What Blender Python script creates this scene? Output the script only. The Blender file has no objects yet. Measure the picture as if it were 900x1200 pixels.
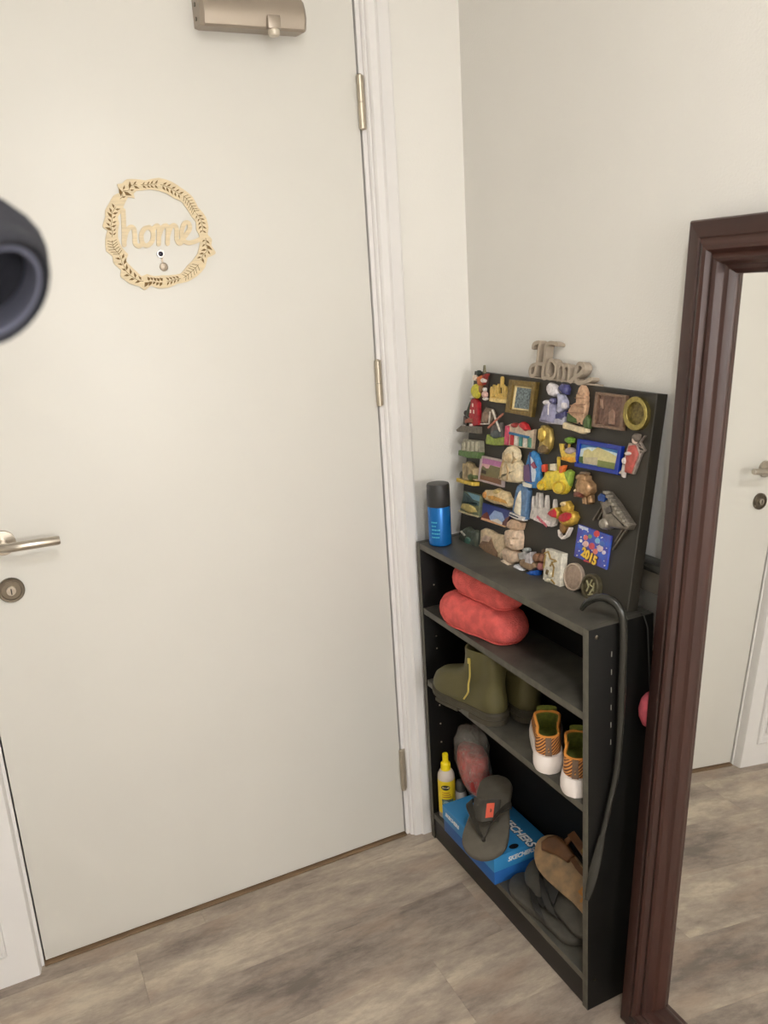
import bpy, bmesh, math, random
from mathutils import Vector, Matrix
random.seed(7)
scene = bpy.context.scene
COL = scene.collection

# ------------------------------------------------------------------ camera
F_PX = 990.88
CAM = Vector((-1.1296, -1.8643, 1.4994))
YAW, PITCH, ROLL = 0.4330, -0.2660, -0.0632
_f = Vector((math.sin(YAW)*math.cos(PITCH), math.cos(YAW)*math.cos(PITCH), math.sin(PITCH)))
_r0 = Vector((math.cos(YAW), -math.sin(YAW), 0))
_u0 = _r0.cross(_f)
_r = math.cos(ROLL)*_r0 + math.sin(ROLL)*_u0
_u = -math.sin(ROLL)*_r0 + math.cos(ROLL)*_u0
cd = bpy.data.cameras.new('camera')
cam = bpy.data.objects.new('camera', cd)
COL.objects.link(cam)
cam.matrix_world = Matrix(((_r.x, _u.x, -_f.x, CAM.x), (_r.y, _u.y, -_f.y, CAM.y), (_r.z, _u.z, -_f.z, CAM.z), (0, 0, 0, 1)))
cd.sensor_width = 36.0
cd.lens = 36.0*F_PX/1200.0
cd.clip_start = 0.02
cd.dof.use_dof = True
cd.dof.focus_distance = 1.95
cd.dof.aperture_fstop = cd.lens/4.6
scene.camera = cam

# ------------------------------------------------------------------ light and exposure
w = bpy.data.worlds.new('world'); scene.world = w; w.use_nodes = True
w.node_tree.nodes['Background'].inputs[0].default_value = (0.9, 0.86, 0.8, 1)
w.node_tree.nodes['Background'].inputs[1].default_value = 0.25
scene.view_settings.view_transform = 'Standard'
scene.view_settings.look = 'None'
scene.view_settings.gamma = 1.0
scene.view_settings.use_curve_mapping = False
scene.view_settings.exposure = -0.19
WARM = (1.0, 1.0, 1.02)
def lamp(name, loc, power, size, color=WARM):
    d = bpy.data.lights.new(name, 'AREA'); d.shape = 'DISK'; d.size = size; d.energy = power; d.color = color
    o = bpy.data.objects.new(name, d); COL.objects.link(o); o.location = loc
    return o
CEIL = 2.55
lamp('downlight_glow', (-0.90, -1.90, CEIL-0.012), 18.0, 0.12)

# ------------------------------------------------------------------ helpers
def px(x, y, p0, n):
    d = _f*1.0 + _r*((x-450.0)/F_PX) - _u*((y-600.0)/F_PX)
    t = (Vector(p0)-CAM).dot(Vector(n))/d.dot(Vector(n))
    return CAM + d*t

def lin(c):
    c /= 255.0
    return c/12.92 if c <= 0.04045 else ((c+0.055)/1.055)**2.4
def rgb(r, g, b): return (lin(r), lin(g), lin(b))

MATS = {}
def mat(name, col, rough=0.55, metal=0.0, noise=0.0, scale=40.0, bump=0.0, spec=0.5, col2=None, stretch=None, coat=0.0, bscale=None, detail=4.0):
    if name in MATS: return MATS[name]
    m = bpy.data.materials.new(name); m.use_nodes = True
    nt = m.node_tree; b = nt.nodes['Principled BSDF']
    b.inputs['Base Color'].default_value = (*col, 1); b.inputs['Roughness'].default_value = rough
    b.inputs['Metallic'].default_value = metal
    b.inputs['Specular IOR Level'].default_value = spec
    b.inputs['Coat Weight'].default_value = coat
    if noise or bump or col2:
        tc = nt.nodes.new('ShaderNodeTexCoord'); mp = nt.nodes.new('ShaderNodeMapping')
        if stretch: mp.inputs['Scale'].default_value = stretch
        nt.links.new(tc.outputs['Object'], mp.inputs['Vector'])
        nz = nt.nodes.new('ShaderNodeTexNoise'); nz.inputs['Scale'].default_value = scale; nz.inputs['Detail'].default_value = detail
        nt.links.new(mp.outputs['Vector'], nz.inputs['Vector'])
        if noise or col2:
            c2 = col2 or tuple(min(1, max(0, c*(1-noise))) for c in col)
            cr = nt.nodes.new('ShaderNodeValToRGB')
            cr.color_ramp.elements[0].position = 0.36; cr.color_ramp.elements[1].position = 0.64
            cr.color_ramp.elements[0].color = (*c2, 1)
            cr.color_ramp.elements[1].color = (*tuple(min(1, c*(1+noise*0.5)) for c in col), 1)
            nt.links.new(nz.outputs['Fac'], cr.inputs['Fac']); nt.links.new(cr.outputs['Color'], b.inputs['Base Color'])
        if bump:
            n2 = nz
            if bscale:
                n2 = nt.nodes.new('ShaderNodeTexNoise'); n2.inputs['Scale'].default_value = bscale; n2.inputs['Detail'].default_value = 5
                nt.links.new(mp.outputs['Vector'], n2.inputs['Vector'])
            bp = nt.nodes.new('ShaderNodeBump'); bp.inputs['Strength'].default_value = 1.0; bp.inputs['Distance'].default_value = bump
            nt.links.new(n2.outputs['Fac'], bp.inputs['Height']); nt.links.new(bp.outputs['Normal'], b.inputs['Normal'])
    MATS[name] = m
    return m

ORG = {}
def thing(name, label, cat, loc, group=None, kind=None):
    o = bpy.data.objects.new(name, None); COL.objects.link(o)
    o.empty_display_size = 0.02
    o.location = loc; ORG[o.name] = Vector(loc)
    if label: o['label'] = label
    if cat: o['category'] = cat
    if group: o['group'] = group
    if kind: o['kind'] = kind
    return o
def tag(o, label, cat, group=None):
    o['label'] = label; o['category'] = cat
    if group: o['group'] = group
    return o

def obj(name, bm, m, parent=None, smooth=35, loc=None, kind=None, label=None):
    """bm is in world coordinates; the object's origin goes to loc or its parent's origin"""
    bmesh.ops.recalc_face_normals(bm, faces=bm.faces)
    L = Vector((0, 0, 0))
    if parent is not None: L = ORG[parent.name]
    elif loc is not None: L = Vector(loc)
    bmesh.ops.translate(bm, verts=bm.verts, vec=-L)
    me = bpy.data.meshes.new(name); bm.to_mesh(me); bm.free()
    if smooth:
        for p in me.polygons: p.use_smooth = True
        me.set_sharp_from_angle(angle=math.radians(smooth))
    me.materials.append(m)
    o = bpy.data.objects.new(name, me); COL.objects.link(o)
    if parent is not None: o.parent = parent
    else: o.location = L
    ORG[o.name] = L
    if kind: o['kind'] = kind
    if label: o['label'] = label
    return o

def add_box(bm, x0, x1, y0, y1, z0, z1, bev=0.0, M=None, seg=2):
    vs = [bm.verts.new((x, y, z)) for x in (x0, x1) for y in (y0, y1) for z in (z0, z1)]
    fs = [bm.faces.new([vs[i] for i in q]) for q in ((0, 1, 3, 2), (4, 6, 7, 5), (0, 4, 5, 1), (2, 3, 7, 6), (0, 2, 6, 4), (1, 5, 7, 3))]
    out = list(vs)
    if bev:
        es = list({e for f in fs for e in f.edges})
        r = bmesh.ops.bevel(bm, geom=es, offset=bev, segments=seg, affect='EDGES', profile=0.5)
        out = list({v for v in r['verts']} | {v for v in vs if v.is_valid})
    if M is not None:
        bmesh.ops.transform(bm, matrix=M, verts=[v for v in out if v.is_valid])
    return bm
def box(x0, x1, y0, y1, z0, z1, bev=0.0, M=None):
    return add_box(bmesh.new(), x0, x1, y0, y1, z0, z1, bev, M)

def add_loft(bm, rings, cap0=True, cap1=True, closed=True):
    R = [[bm.verts.new(p) for p in ring] for ring in rings]
    n = len(R[0])
    for a, b in zip(R, R[1:]):
        for i in range(n if closed else n-1):
            j = (i+1) % n
            bm.faces.new((a[i], a[j], b[j], b[i]))
    if cap0: bm.faces.new(list(reversed(R[0])))
    if cap1: bm.faces.new(R[-1])
    return bm
def loft(rings, **k): return add_loft(bmesh.new(), rings, **k)

def frame_of(d):
    d = Vector(d).normalized()
    a = Vector((0, 0, 1)) if abs(d.z) < 0.95 else Vector((1, 0, 0))
    s = d.cross(a).normalized(); t = s.cross(d).normalized()
    return s, t
def add_tube(bm, pts, r, n=10, cap=True):
    pts = [Vector(p) for p in pts]
    rs = r if isinstance(r, (list, tuple)) else [r]*len(pts)
    rings = []; s = None
    for i, p in enumerate(pts):
        d = (pts[min(i+1, len(pts)-1)]-pts[max(i-1, 0)]).normalized()
        if s is None: s, t = frame_of(d)
        else:
            s = (s - d*s.dot(d)).normalized(); t = s.cross(d).normalized()
        rings.append([p + rs[i]*(math.cos(2*math.pi*k/n)*s + math.sin(2*math.pi*k/n)*t) for k in range(n)])
    return add_loft(bm, rings, cap, cap)
def tube(pts, r, n=10, cap=True): return add_tube(bmesh.new(), pts, r, n, cap)

def lathe(profile, c, n=24, axis='z', cap=True):
    """profile: list of (r, h)"""
    c = Vector(c); rings = []
    for r, h in profile:
        ring = []
        for k in range(n):
            a = 2*math.pi*k/n
            if axis == 'z': ring.append(c+Vector((r*math.cos(a), r*math.sin(a), h)))
            elif axis == 'y': ring.append(c+Vector((r*math.cos(a), -h, r*math.sin(a))))
            else: ring.append(c+Vector((-h, r*math.cos(a), r*math.sin(a))))
        rings.append(ring)
    return loft(rings, cap0=cap, cap1=cap)

def smooth_path(pts, k=6):
    """Catmull-Rom through pts"""
    P = [Vector(p) for p in pts]; P = [2*P[0]-P[1]]+P+[2*P[-1]-P[-2]]
    out = []
    for i in range(1, len(P)-2):
        for j in range(k):
            t = j/k
            a, b, c, d = P[i-1], P[i], P[i+1], P[i+2]
            out.append(0.5*((2*b)+(c-a)*t+(2*a-5*b+4*c-d)*t*t+(3*b-a-3*c+d)*t**3))
    out.append(P[-2])
    return out

class Plane:
    """local frame on a flat surface: u right, v up, n out; pixels of the photograph fall on it"""
    def __init__(s, o, u, v):
        s.o = Vector(o); s.u = Vector(u).normalized(); s.v = Vector(v).normalized(); s.n = s.u.cross(s.v).normalized()
    def px(s, x, y, h=0.0):
        p = px(x, y, s.o+s.n*h, s.n)-s.o
        return (p.dot(s.u), p.dot(s.v))
    def at(s, a, b, h=0.0): return s.o+s.u*a+s.v*b+s.n*h

def area2(P): return sum(a[0]*b[1]-b[0]*a[1] for a, b in zip(P, P[1:]+P[:1]))
def inset2(P, d):
    n = len(P); sgn = 1 if area2(P) > 0 else -1
    out = []
    for i in range(n):
        a, b, c = Vector(P[i-1]).to_2d(), Vector(P[i]).to_2d(), Vector(P[(i+1) % n]).to_2d()
        e1 = (b-a); e2 = (c-b)
        if e1.length < 1e-7 or e2.length < 1e-7: out.append((b.x, b.y)); continue
        e1.normalize(); e2.normalize()
        n1 = Vector((-e1.y, e1.x))*sgn; n2 = Vector((-e2.y, e2.x))*sgn
        m = n1+n2
        if m.length < 1e-4: m = n1
        m.normalize(); k = max(0.45, m.dot(n1))
        q = b+m*(d/k)
        out.append((q.x, q.y))
    return out
def add_plate(bm, pl, P, h0, h1, bev=0.0007):
    """prism of 2D outline P between heights h0 and h1 on plane pl, with a chamfered top"""
    rings = [[pl.at(a, b, h0) for a, b in P]]
    if bev > 0 and h1-h0 > bev:
        rings.append([pl.at(a, b, h1-bev) for a, b in P])
        rings.append([pl.at(a, b, h1) for a, b in inset2(P, bev)])
    else:
        rings.append([pl.at(a, b, h1) for a, b in P])
    return add_loft(bm, rings)
def add_dome(bm, pl, P, h0, h1, steps=4, flat=0.25):
    """pillow-shaped relief: outline shrinks towards its centroid as it rises"""
    cx = sum(a for a, b in P)/len(P); cy = sum(b for a, b in P)/len(P)
    rings = []
    size = math.sqrt(abs(area2(P))/2)
    ins = (0.0, 0.0, 0.035, 0.10, 0.19)
    for t, d in zip((0.0, 0.45, 0.75, 0.93, 1.0), ins):
        Q = inset2(P, min(size*d*(1.25-0.6*flat), size*0.2)) if d else P
        rings.append([pl.at(x, y, h0+(h1-h0)*t) for x, y in Q])
    return add_loft(bm, rings)
def ell(cx, cy, rx, ry, n=24, rot=0.0, a0=0.0, a1=None):
    full = a1 is None
    m = n if full else n+1
    a1 = a0+2*math.pi if full else a1
    out = []
    for k in range(m):
        a = a0+(a1-a0)*k/n
        x, y = rx*math.cos(a), ry*math.sin(a)
        out.append((cx+x*math.cos(rot)-y*math.sin(rot), cy+x*math.sin(rot)+y*math.cos(rot)))
    return out
def add_stroke(bm, pl, pts, wd, h0, h1, n=12):
    """thick pen stroke: one ribbon prism with round ends"""
    P = [Vector((a, b)) for a, b in pts]
    L = []; Rr = []
    for i, p in enumerate(P):
        d = P[min(i+1, len(P)-1)]-P[max(i-1, 0)]
        if d.length < 1e-9: d = Vector((1, 0))
        d.normalize(); nn = Vector((-d.y, d.x))
        L.append(p+nn*wd/2); Rr.append(p-nn*wd/2)
    rings = []
    m = max(1, len(P)-1); ramp = min(0.0006, (h1-h0)*0.18)      # the pen lifts a hair along the stroke so crossings never coincide
    for i, (a, b) in enumerate(zip(L, Rr)):
        t = h1-ramp*i/m
        rings.append([pl.at(a.x, a.y, h0), pl.at(b.x, b.y, h0), pl.at(b.x, b.y, t), pl.at(a.x, a.y, t)])
    add_loft(bm, rings)
    for p, t in ((P[0], h1-ramp*0.35), (P[-1], h1-ramp*1.25)):
        add_plate(bm, pl, ell(p.x, p.y, wd/2, wd/2, n), h0+ramp*0.3, t, 0)
    return bm

def add_text(bm, s, pl, a, b, size, h0, h1, rot=0.0, bold=0.0, align='CENTER', shear=0.0, sx=1.0):
    cu = bpy.data.curves.new('txt', 'FONT'); cu.body = s; cu.size = size
    cu.align_x = align; cu.align_y = 'CENTER'; cu.extrude = (h1-h0)/2; cu.offset = bold; cu.shear = shear; cu.resolution_u = 3
    o = bpy.data.objects.new('txt', cu); COL.objects.link(o)
    dg = bpy.context.evaluated_depsgraph_get()
    me = bpy.data.meshes.new_from_object(o.evaluated_get(dg))
    bpy.data.objects.remove(o); bpy.data.curves.remove(cu)
    t = bmesh.new(); t.from_mesh(me); bpy.data.meshes.remove(me)
    mp = {}
    c, si = math.cos(rot), math.sin(rot)
    for v in t.verts:
        x, y = v.co.x*sx, v.co.y
        mp[v.index] = bm.verts.new(pl.at(a+x*c-y*si, b+x*si+y*c, (h0+h1)/2+v.co.z))
    for f in t.faces:
        try: bm.faces.new([mp[v.index] for v in f.verts])
        except ValueError: pass
    t.free()
    return bm

# ------------------------------------------------------------------ materials of the room
M_WALL = mat('wall_paint', rgb(233, 230, 223), 0.75, noise=0.02, scale=3, bump=0.0006, bscale=220)
M_DOOR = mat('door_paint', rgb(223, 220, 212), 0.42, noise=0.015, scale=4, bump=0.0001, bscale=60)
M_TRIM = mat('trim_gloss_paint', rgb(231, 228, 225), 0.3, noise=0.015, scale=9, bump=0.0003, bscale=30)
M_CEIL = mat('ceiling_paint', rgb(238, 234, 226), 0.85)
M_STEEL = mat('brushed_steel', rgb(190, 182, 170), 0.28, 1.0, noise=0.08, scale=120, stretch=(0.1, 1, 1))
M_DARKST = mat('aged_steel', rgb(120, 112, 100), 0.3, 1.0)
M_CLOSER = mat('closer_paint', rgb(168, 156, 142), 0.38, 0.55)
M_BLACKHOLE = mat('dark_hole', rgb(18, 15, 13), 0.6)
M_HINGE = mat('satin_nickel', rgb(196, 186, 168), 0.36, 0.85)

def floor_material():
    m = bpy.data.materials.new('vinyl_plank'); m.use_nodes = True
    nt = m.node_tree; L = nt.links.new; b = nt.nodes['Principled BSDF']
    tc = nt.nodes.new('ShaderNodeTexCoord'); oi = nt.nodes.new('ShaderNodeObjectInfo')
    ml = nt.nodes.new('ShaderNodeMath'); ml.operation = 'MULTIPLY'; ml.inputs[1].default_value = 37.0
    L(oi.outputs['Random'], ml.inputs[0])
    ad = nt.nodes.new('ShaderNodeVectorMath'); ad.operation = 'ADD'
    L(tc.outputs['Object'], ad.inputs[0]); L(ml.outputs[0], ad.inputs[1])
    def nz(scale, st, detail, dist=0.0):
        mp = nt.nodes.new('ShaderNodeMapping'); mp.inputs['Scale'].default_value = st
        L(ad.outputs[0], mp.inputs['Vector'])
        n = nt.nodes.new('ShaderNodeTexNoise'); n.inputs['Scale'].default_value = scale; n.inputs['Detail'].default_value = detail
        n.inputs['Distortion'].default_value = dist
        L(mp.outputs[0], n.inputs['Vector']); return n
    n1 = nz(2.8, (1.0, 3.2, 1.0), 6.0, 0.15)
    n2 = nz(16.0, (1.0, 2.8, 1.0), 10.0, 0.15)
    n2.inputs['Roughness'].default_value = 0.74
    n3 = nz(5.0, (1.0, 3.0, 1.0), 4.0)
    mx = nt.nodes.new('ShaderNodeMath'); mx.operation = 'MULTIPLY_ADD'; mx.inputs[1].default_value = 0.42
    L(n2.outputs['Fac'], mx.inputs[0])
    m2 = nt.nodes.new('ShaderNodeMath'); m2.operation = 'MULTIPLY'; m2.inputs[1].default_value = 0.58
    L(n1.outputs['Fac'], m2.inputs[0]); L(m2.outputs[0], mx.inputs[2])
    rp = nt.nodes.new('ShaderNodeMath'); rp.operation = 'MULTIPLY_ADD'; rp.inputs[1].default_value = 0.12; rp.inputs[2].default_value = -0.06
    L(oi.outputs['Random'], rp.inputs[0])
    sm = nt.nodes.new('ShaderNodeMath'); sm.operation = 'ADD'; L(mx.outputs[0], sm.inputs[0]); L(rp.outputs[0], sm.inputs[1])
    cr = nt.nodes.new('ShaderNodeValToRGB'); e = cr.color_ramp.elements
    e[0].position = 0.35; e[0].color = (*rgb(112, 101, 92), 1)
    e[1].position = 0.65; e[1].color = (*rgb(200, 187, 166), 1)
    k = e.new(0.44); k.color = (*rgb(142, 129, 118), 1)
    k = e.new(0.55); k.color = (*rgb(172, 158, 142), 1)
    L(sm.outputs[0], cr.inputs['Fac'])
    hs = nt.nodes.new('ShaderNodeMix'); hs.data_type = 'RGBA'; hs.blend_type = 'MIX'
    r2 = nt.nodes.new('ShaderNodeMapRange'); r2.inputs['From Min'].default_value = 0.52; r2.inputs['From Max'].default_value = 0.72; r2.inputs['To Max'].default_value = 0.4
    L(n3.outputs['Fac'], r2.inputs['Value']); L(r2.outputs[0], hs.inputs['Factor'])
    L(cr.outputs['Color'], hs.inputs['A']); hs.inputs['B'].default_value = (*rgb(176, 150, 128), 1)
    L(hs.outputs['Result'], b.inputs['Base Color'])
    b.inputs['Roughness'].default_value = 0.46
    bp = nt.nodes.new('ShaderNodeBump'); bp.inputs['Distance'].default_value = 0.0006
    L(n2.outputs['Fac'], bp.inputs['Height']); L(bp.outputs[0], b.inputs['Normal'])
    return m
M_FLOOR = floor_material()

# ------------------------------------------------------------------ room shell
X0, X1, Y0, Y1 = -1.52, 0.0, -4.2, 0.0
XDL, XDR = -1.2165, -0.2665          # door leaf edges
DTOP = 2.14
def struct(name, bm, m, smooth=35): return obj(name, bm, m, None, smooth, kind='structure')

fl = struct('floor', box(X0, X1, Y0, Y1+0.08, -0.06, -0.0045), mat('floor_base', rgb(70, 62, 55), 0.8))
PW, PL = 0.19, 1.22
rows = 23
joint0 = [-1.02, -1.45, -0.42, -1.25, -0.85]
bmp = {}
for r in range(-1, rows):
    ya = -0.06-PW*r; yb = ya-PW
    ya = min(ya, 0.03); yb = max(yb, Y0)
    if ya-yb < 0.02: continue
    x = joint0[r % 5]
    while x > X0: x -= PL
    xs = []
    while x < X1:
        xs.append((max(x, X0), min(x+PL, X1))); x += PL
    for xa, xb in xs:
        if xb-xa < 0.01: continue
        key = (round(xa, 3), round(xb, 3), round(ya-yb, 3))
        g = 0.00015
        if key not in bmp:
            b = box(xa+g, xb-g, g, ya-yb-g, -0.0045, 0.0, 0.00025)
            o = obj('plank', b, M_FLOOR, fl, smooth=None)
            o.location = (0, yb, 0); bmp[key] = o.data
        else:
            o = bpy.data.objects.new('plank', bmp[key]); COL.objects.link(o); o.parent = fl; o.location = (0, yb, 0)
struct('ceiling', box(X0, X1, Y0, Y1, CEIL, CEIL+0.05), M_CEIL)
struct('wall_right', box(0.0, 0.08, Y0, Y1+0.08, -0.06, CEIL), M_WALL)
struct('wall_left', box(X0-0.08, X0, Y0, Y1+0.08, -0.06, CEIL), M_WALL)
struct('wall_front', box(X0-0.08, X1+0.08, Y0-0.08, Y0, -0.06, CEIL), M_WALL)
b = box(-0.2, X1, 0.0, 0.08, -0.06, CEIL)
add_box(b, X0, -1.3, 0.0, 0.08, -0.06, CEIL); add_box(b, -1.3, -0.2, 0.0, 0.08, DTOP+0.05, CEIL)
add_box(b, -1.3, -0.2, 0.06, 0.08, -0.06, DTOP+0.05)
struct('wall_back', b, M_WALL)
b = box(-0.014, 0.0, -4.2, 0.0, 0.0, 0.09, 0.003)
struct('baseboard_right', b, M_TRIM)

# right door jamb and casing: one moulded profile swept up the opening
def sweep_z(P, z0, z1): return loft([[(x, y, z0) for x, y in P], [(x, y, z1) for x, y in P]])
prof = [(-0.2632, 0.055), (-0.2632, -0.003), (-0.2622, -0.004), (-0.2535, -0.004), (-0.2525, -0.010), (-0.2495, -0.0135), (-0.2465, -0.0135), (-0.2445, -0.019), (-0.241, -0.0225),
        (-0.226, -0.0235), (-0.2235, -0.026), (-0.2215, -0.030), (-0.1965, -0.030), (-0.1925, -0.028), (-0.1914, -0.024), (-0.1914, 0.055)]
struct('trim_1', sweep_z(prof, 0.0, DTOP+0.02), M_TRIM, 25)
# left jamb, casing and the moulded panelling beside the door
prof = [(-1.2198, 0.055), (-1.2198, -0.003), (-1.2208, -0.004), (-1.2265, -0.004), (-1.2275, -0.012), (-1.2300, -0.026), (-1.2325, -0.030), (-1.505, -0.030), (-1.505, 0.0), (-1.30, 0.0), (-1.30, 0.055)]
t2 = struct('trim_2', sweep_z(prof, 0.0, DTOP+0.02), M_TRIM, 25)
def panel_ring(x0, x1, z0, z1, wd, y):
    b = bmesh.new()
    pr = [(0, 0), (0.002, 0.007), (0.008, 0.011), (0.014, 0.007), (0.018, 0.006), (wd, 0.0)]
    rings = []
    for s, h in pr:
        rings.append([Vector((x0+s, y-h, z0+s)), Vector((x1-s, y-h, z0+s)), Vector((x1-s, y-h, z1-s)), Vector((x0+s, y-h, z1-s))])
    return add_loft(b, rings, False, False)
obj('panel_moulding', panel_ring(-1.47, -1.289, 0.080, 0.95, 0.026, -0.030), M_TRIM, t2)
obj('panel_moulding', panel_ring(-1.47, -1.289, 1.06, 2.05, 0.026, -0.030), M_TRIM, t2)
obj('raised_panel', box(-1.435, -1.324, -0.036, -0.0295, 0.115, 0.915, 0.003), M_TRIM, t2)
obj('raised_panel', box(-1.435, -1.324, -0.036, -0.0295, 1.095, 2.015, 0.003), M_TRIM, t2)
b = box(-1.2198, -0.2632, -0.004, 0.055, DTOP+0.003, DTOP+0.02)
add_box(b, -1.31, -0.1914, -0.030, 0.055, DTOP+0.0205, DTOP+0.09, 0.004)
struct('trim_3', b, M_TRIM)
struct('trim_4', box(-1.2198, -0.2632, -0.010, 0.05, 0.0003, 0.0050, 0.0015), mat('oak_threshold', rgb(122, 98, 72), 0.5, noise=0.25, scale=30, stretch=(0.2, 1, 1)))

# ------------------------------------------------------------------ door
door = struct('door_1', box(XDL, XDR, 0.0, 0.044, 0.009, DTOP, 0.0015), M_DOOR)
HX, HZ, LZ = -1.142, 1.026, 0.922
h = obj('lever_handle', tube([(HX, -0.008, HZ), (HX, -0.043, HZ)], 0.009, 16), M_STEEL, door, label='brushed steel lever handle')
b = bmesh.new()
path = [(HX-0.004, -0.046, HZ), (HX+0.01, -0.052, HZ), (HX+0.03, -0.055, HZ), (-1.037, -0.055, HZ-0.001), (-1.034, -0.055, HZ-0.001)]
add_tube(b, path, [0.0085, 0.0095, 0.0095, 0.0095, 0.008], 18)
obj('grip', b, M_STEEL, h)
obj('rose', lathe([(0.0265, 0.0), (0.0265, 0.006), (0.0255, 0.0085), (0.012, 0.0095)], (HX, 0, HZ), 32, 'y'), M_STEEL, h)
lk = obj('lock_escutcheon', lathe([(0.0268, 0.0), (0.0268, 0.006), (0.0245, 0.009), (0.0205, 0.0088), (0.0195, 0.0065), (0.012, 0.0065)], (HX, 0, LZ), 32, 'y'), M_DARKST, door, label='round steel lock escutcheon')
obj('cylinder', lathe([(0.0098, 0.0), (0.0098, 0.0118), (0.0088, 0.0125)], (HX, 0, LZ), 24, 'y'), M_STEEL, lk)
obj('keyhole', box(HX-0.0012, HX+0.0012, -0.0132, -0.0122, LZ-0.0075, LZ+0.0055), M_BLACKHOLE, lk)
for z0, z1 in ((1.829, 1.940), (1.209, 1.318), (0.146, 0.268)):
    zc = (z0+z1)/2; hx = -0.2645; hy = -0.0085
    hg = obj('hinge', lathe([(0.0035, z0-zc-0.002), (0.0072, z0-zc+0.001), (0.0072, -0.0006)], (hx, hy, zc), 16), M_HINGE, door, label='satin metal butt hinge')
    obj('knuckle', lathe([(0.0072, 0.0006), (0.0072, z1-zc-0.001), (0.0035, z1-zc+0.002)], (hx, hy, zc), 16), M_HINGE, hg)
    obj('pin', lathe([(0.0050, -0.0012), (0.0050, 0.0012)], (hx, hy, zc), 12), M_DARKST, hg)
    obj('leaf_plate', box(hx-0.001, hx+0.011, -0.0065, -0.0038, z0, z1, 0.0006), M_HINGE, hg)
# overhead closer
P = [(0.0, 2.010), (-0.046, 2.006), (-0.052, 2.010), (-0.058, 2.030), (-0.054, 2.050), (-0.046, 2.066), (0.0, 2.068)]
dc = obj('door_closer', loft([[(-0.612, y, z) for y, z in P], [(-0.403, y, z) for y, z in P]]), M_CLOSER, door, label='grey overhead door closer body')
P2 = [(y*0.9, 2.036+(z-2.036)*0.9) for y, z in P]
obj('end_cap', loft([[(-0.612, y, z) for y, z in P], [(-0.620, y, z) for y, z in P2]]), M_CLOSER, dc)
obj('end_cap', loft([[(-0.403, y, z) for y, z in P], [(-0.397, y, z) for y, z in P2]]), M_CLOSER, dc)
for zz in (2.024, 2.050):
    obj('screw', lathe([(0.004, 0.0085), (0.004, 0.0105)], (-0.6115, -0.022, zz), 12, 'x'), M_DARKST, dc)
sp = obj('spindle_boss', box(-0.486, -0.458, -0.066, -0.050, 2.004, 2.030, 0.003), M_CLOSER, dc)
obj('spindle_nut', lathe([(0.010, -0.010), (0.012, -0.006), (0.012, 0.0), (0.009, 0.004)], (-0.472, -0.056, 2.003), 18), mat('closer_nut', rgb(214, 204, 186), 0.35, 0.3), dc)
# peephole
pc = px(188.4, 297.5, (0, -0.004, 0), (0, 1, 0))
pp = obj('peephole', lathe([(0.0085, 0.0), (0.0085, 0.003), (0.0075, 0.0045), (0.0052, 0.0045), (0.0048, 0.002)], (pc.x, 0, pc.z), 24, 'y'), mat('peephole_ring', rgb(226, 222, 220), 0.25, 0.4), door, label='round peephole with hanging cover')
obj('lens', lathe([(0.0049, 0.0), (0.0049, 0.0022), (0.003, 0.0034)], (pc.x, 0, pc.z), 16, 'y'), mat('peephole_lens', rgb(40, 36, 52), 0.08), pp)
obj('cover', lathe([(0.0088, 0.0), (0.0088, 0.002), (0.007, 0.003)], (pc.x+0.0035, 0, pc.z-0.0262), 20, 'y'), mat('peephole_cover', rgb(160, 148, 132), 0.35, 0.6), pp)
obj('cover_arm', box(pc.x+0.000, pc.x+0.004, -0.0018, 0.0, pc.z-0.02, pc.z-0.006), MATS['peephole_cover'], pp)

# ------------------------------------------------------------------ ceiling light (its glow is set at the top) and an added fill globe
def emis(name, col, s):
    m = bpy.data.materials.new(name); m.use_nodes = True; b = m.node_tree.nodes['Principled BSDF']
    b.inputs['Emission Color'].default_value = (*col, 1); b.inputs['Emission Strength'].default_value = s
    return m
M_EM = emis('lamp_diffuser', WARM, 4.0)
dl = thing('downlight', 'round recessed ceiling downlight with white rim near the door', 'ceiling light', (-0.90, -1.90, CEIL))
obj('rim', lathe([(0.075, 0.0), (0.072, -0.006), (0.058, -0.006), (0.056, 0.0)], (-0.90, -1.90, CEIL), 32), M_TRIM, dl)
obj('diffuser', lathe([(0.056, -0.002), (0.056, -0.004)], (-0.90, -1.90, CEIL), 32), M_EM, dl)
hl = thing('fill_globe_lamp', 'added unseen fill light, a glowing globe on a pole at the far end of the hall', 'fill lamp', (-0.75, -3.8, 0.0))  # unseen globe added to light the door more evenly
obj('base', lathe([(0.13, 0.0), (0.13, 0.012), (0.02, 0.024)], (-0.75, -3.8, 0.0005), 28), M_STEEL, hl)
obj('pole', tube([(-0.75, -3.8, 0.02), (-0.75, -3.8, 1.36)], 0.01, 12), M_STEEL, hl)
obj('globe', lathe([(0.15*math.sin(math.pi*k/16)+0.0005, -0.15*math.cos(math.pi*k/16)) for k in range(17)], (-0.75, -3.8, 1.50), 28), emis('fill_globe_glow', WARM, 92.0), hl, 80)

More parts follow.
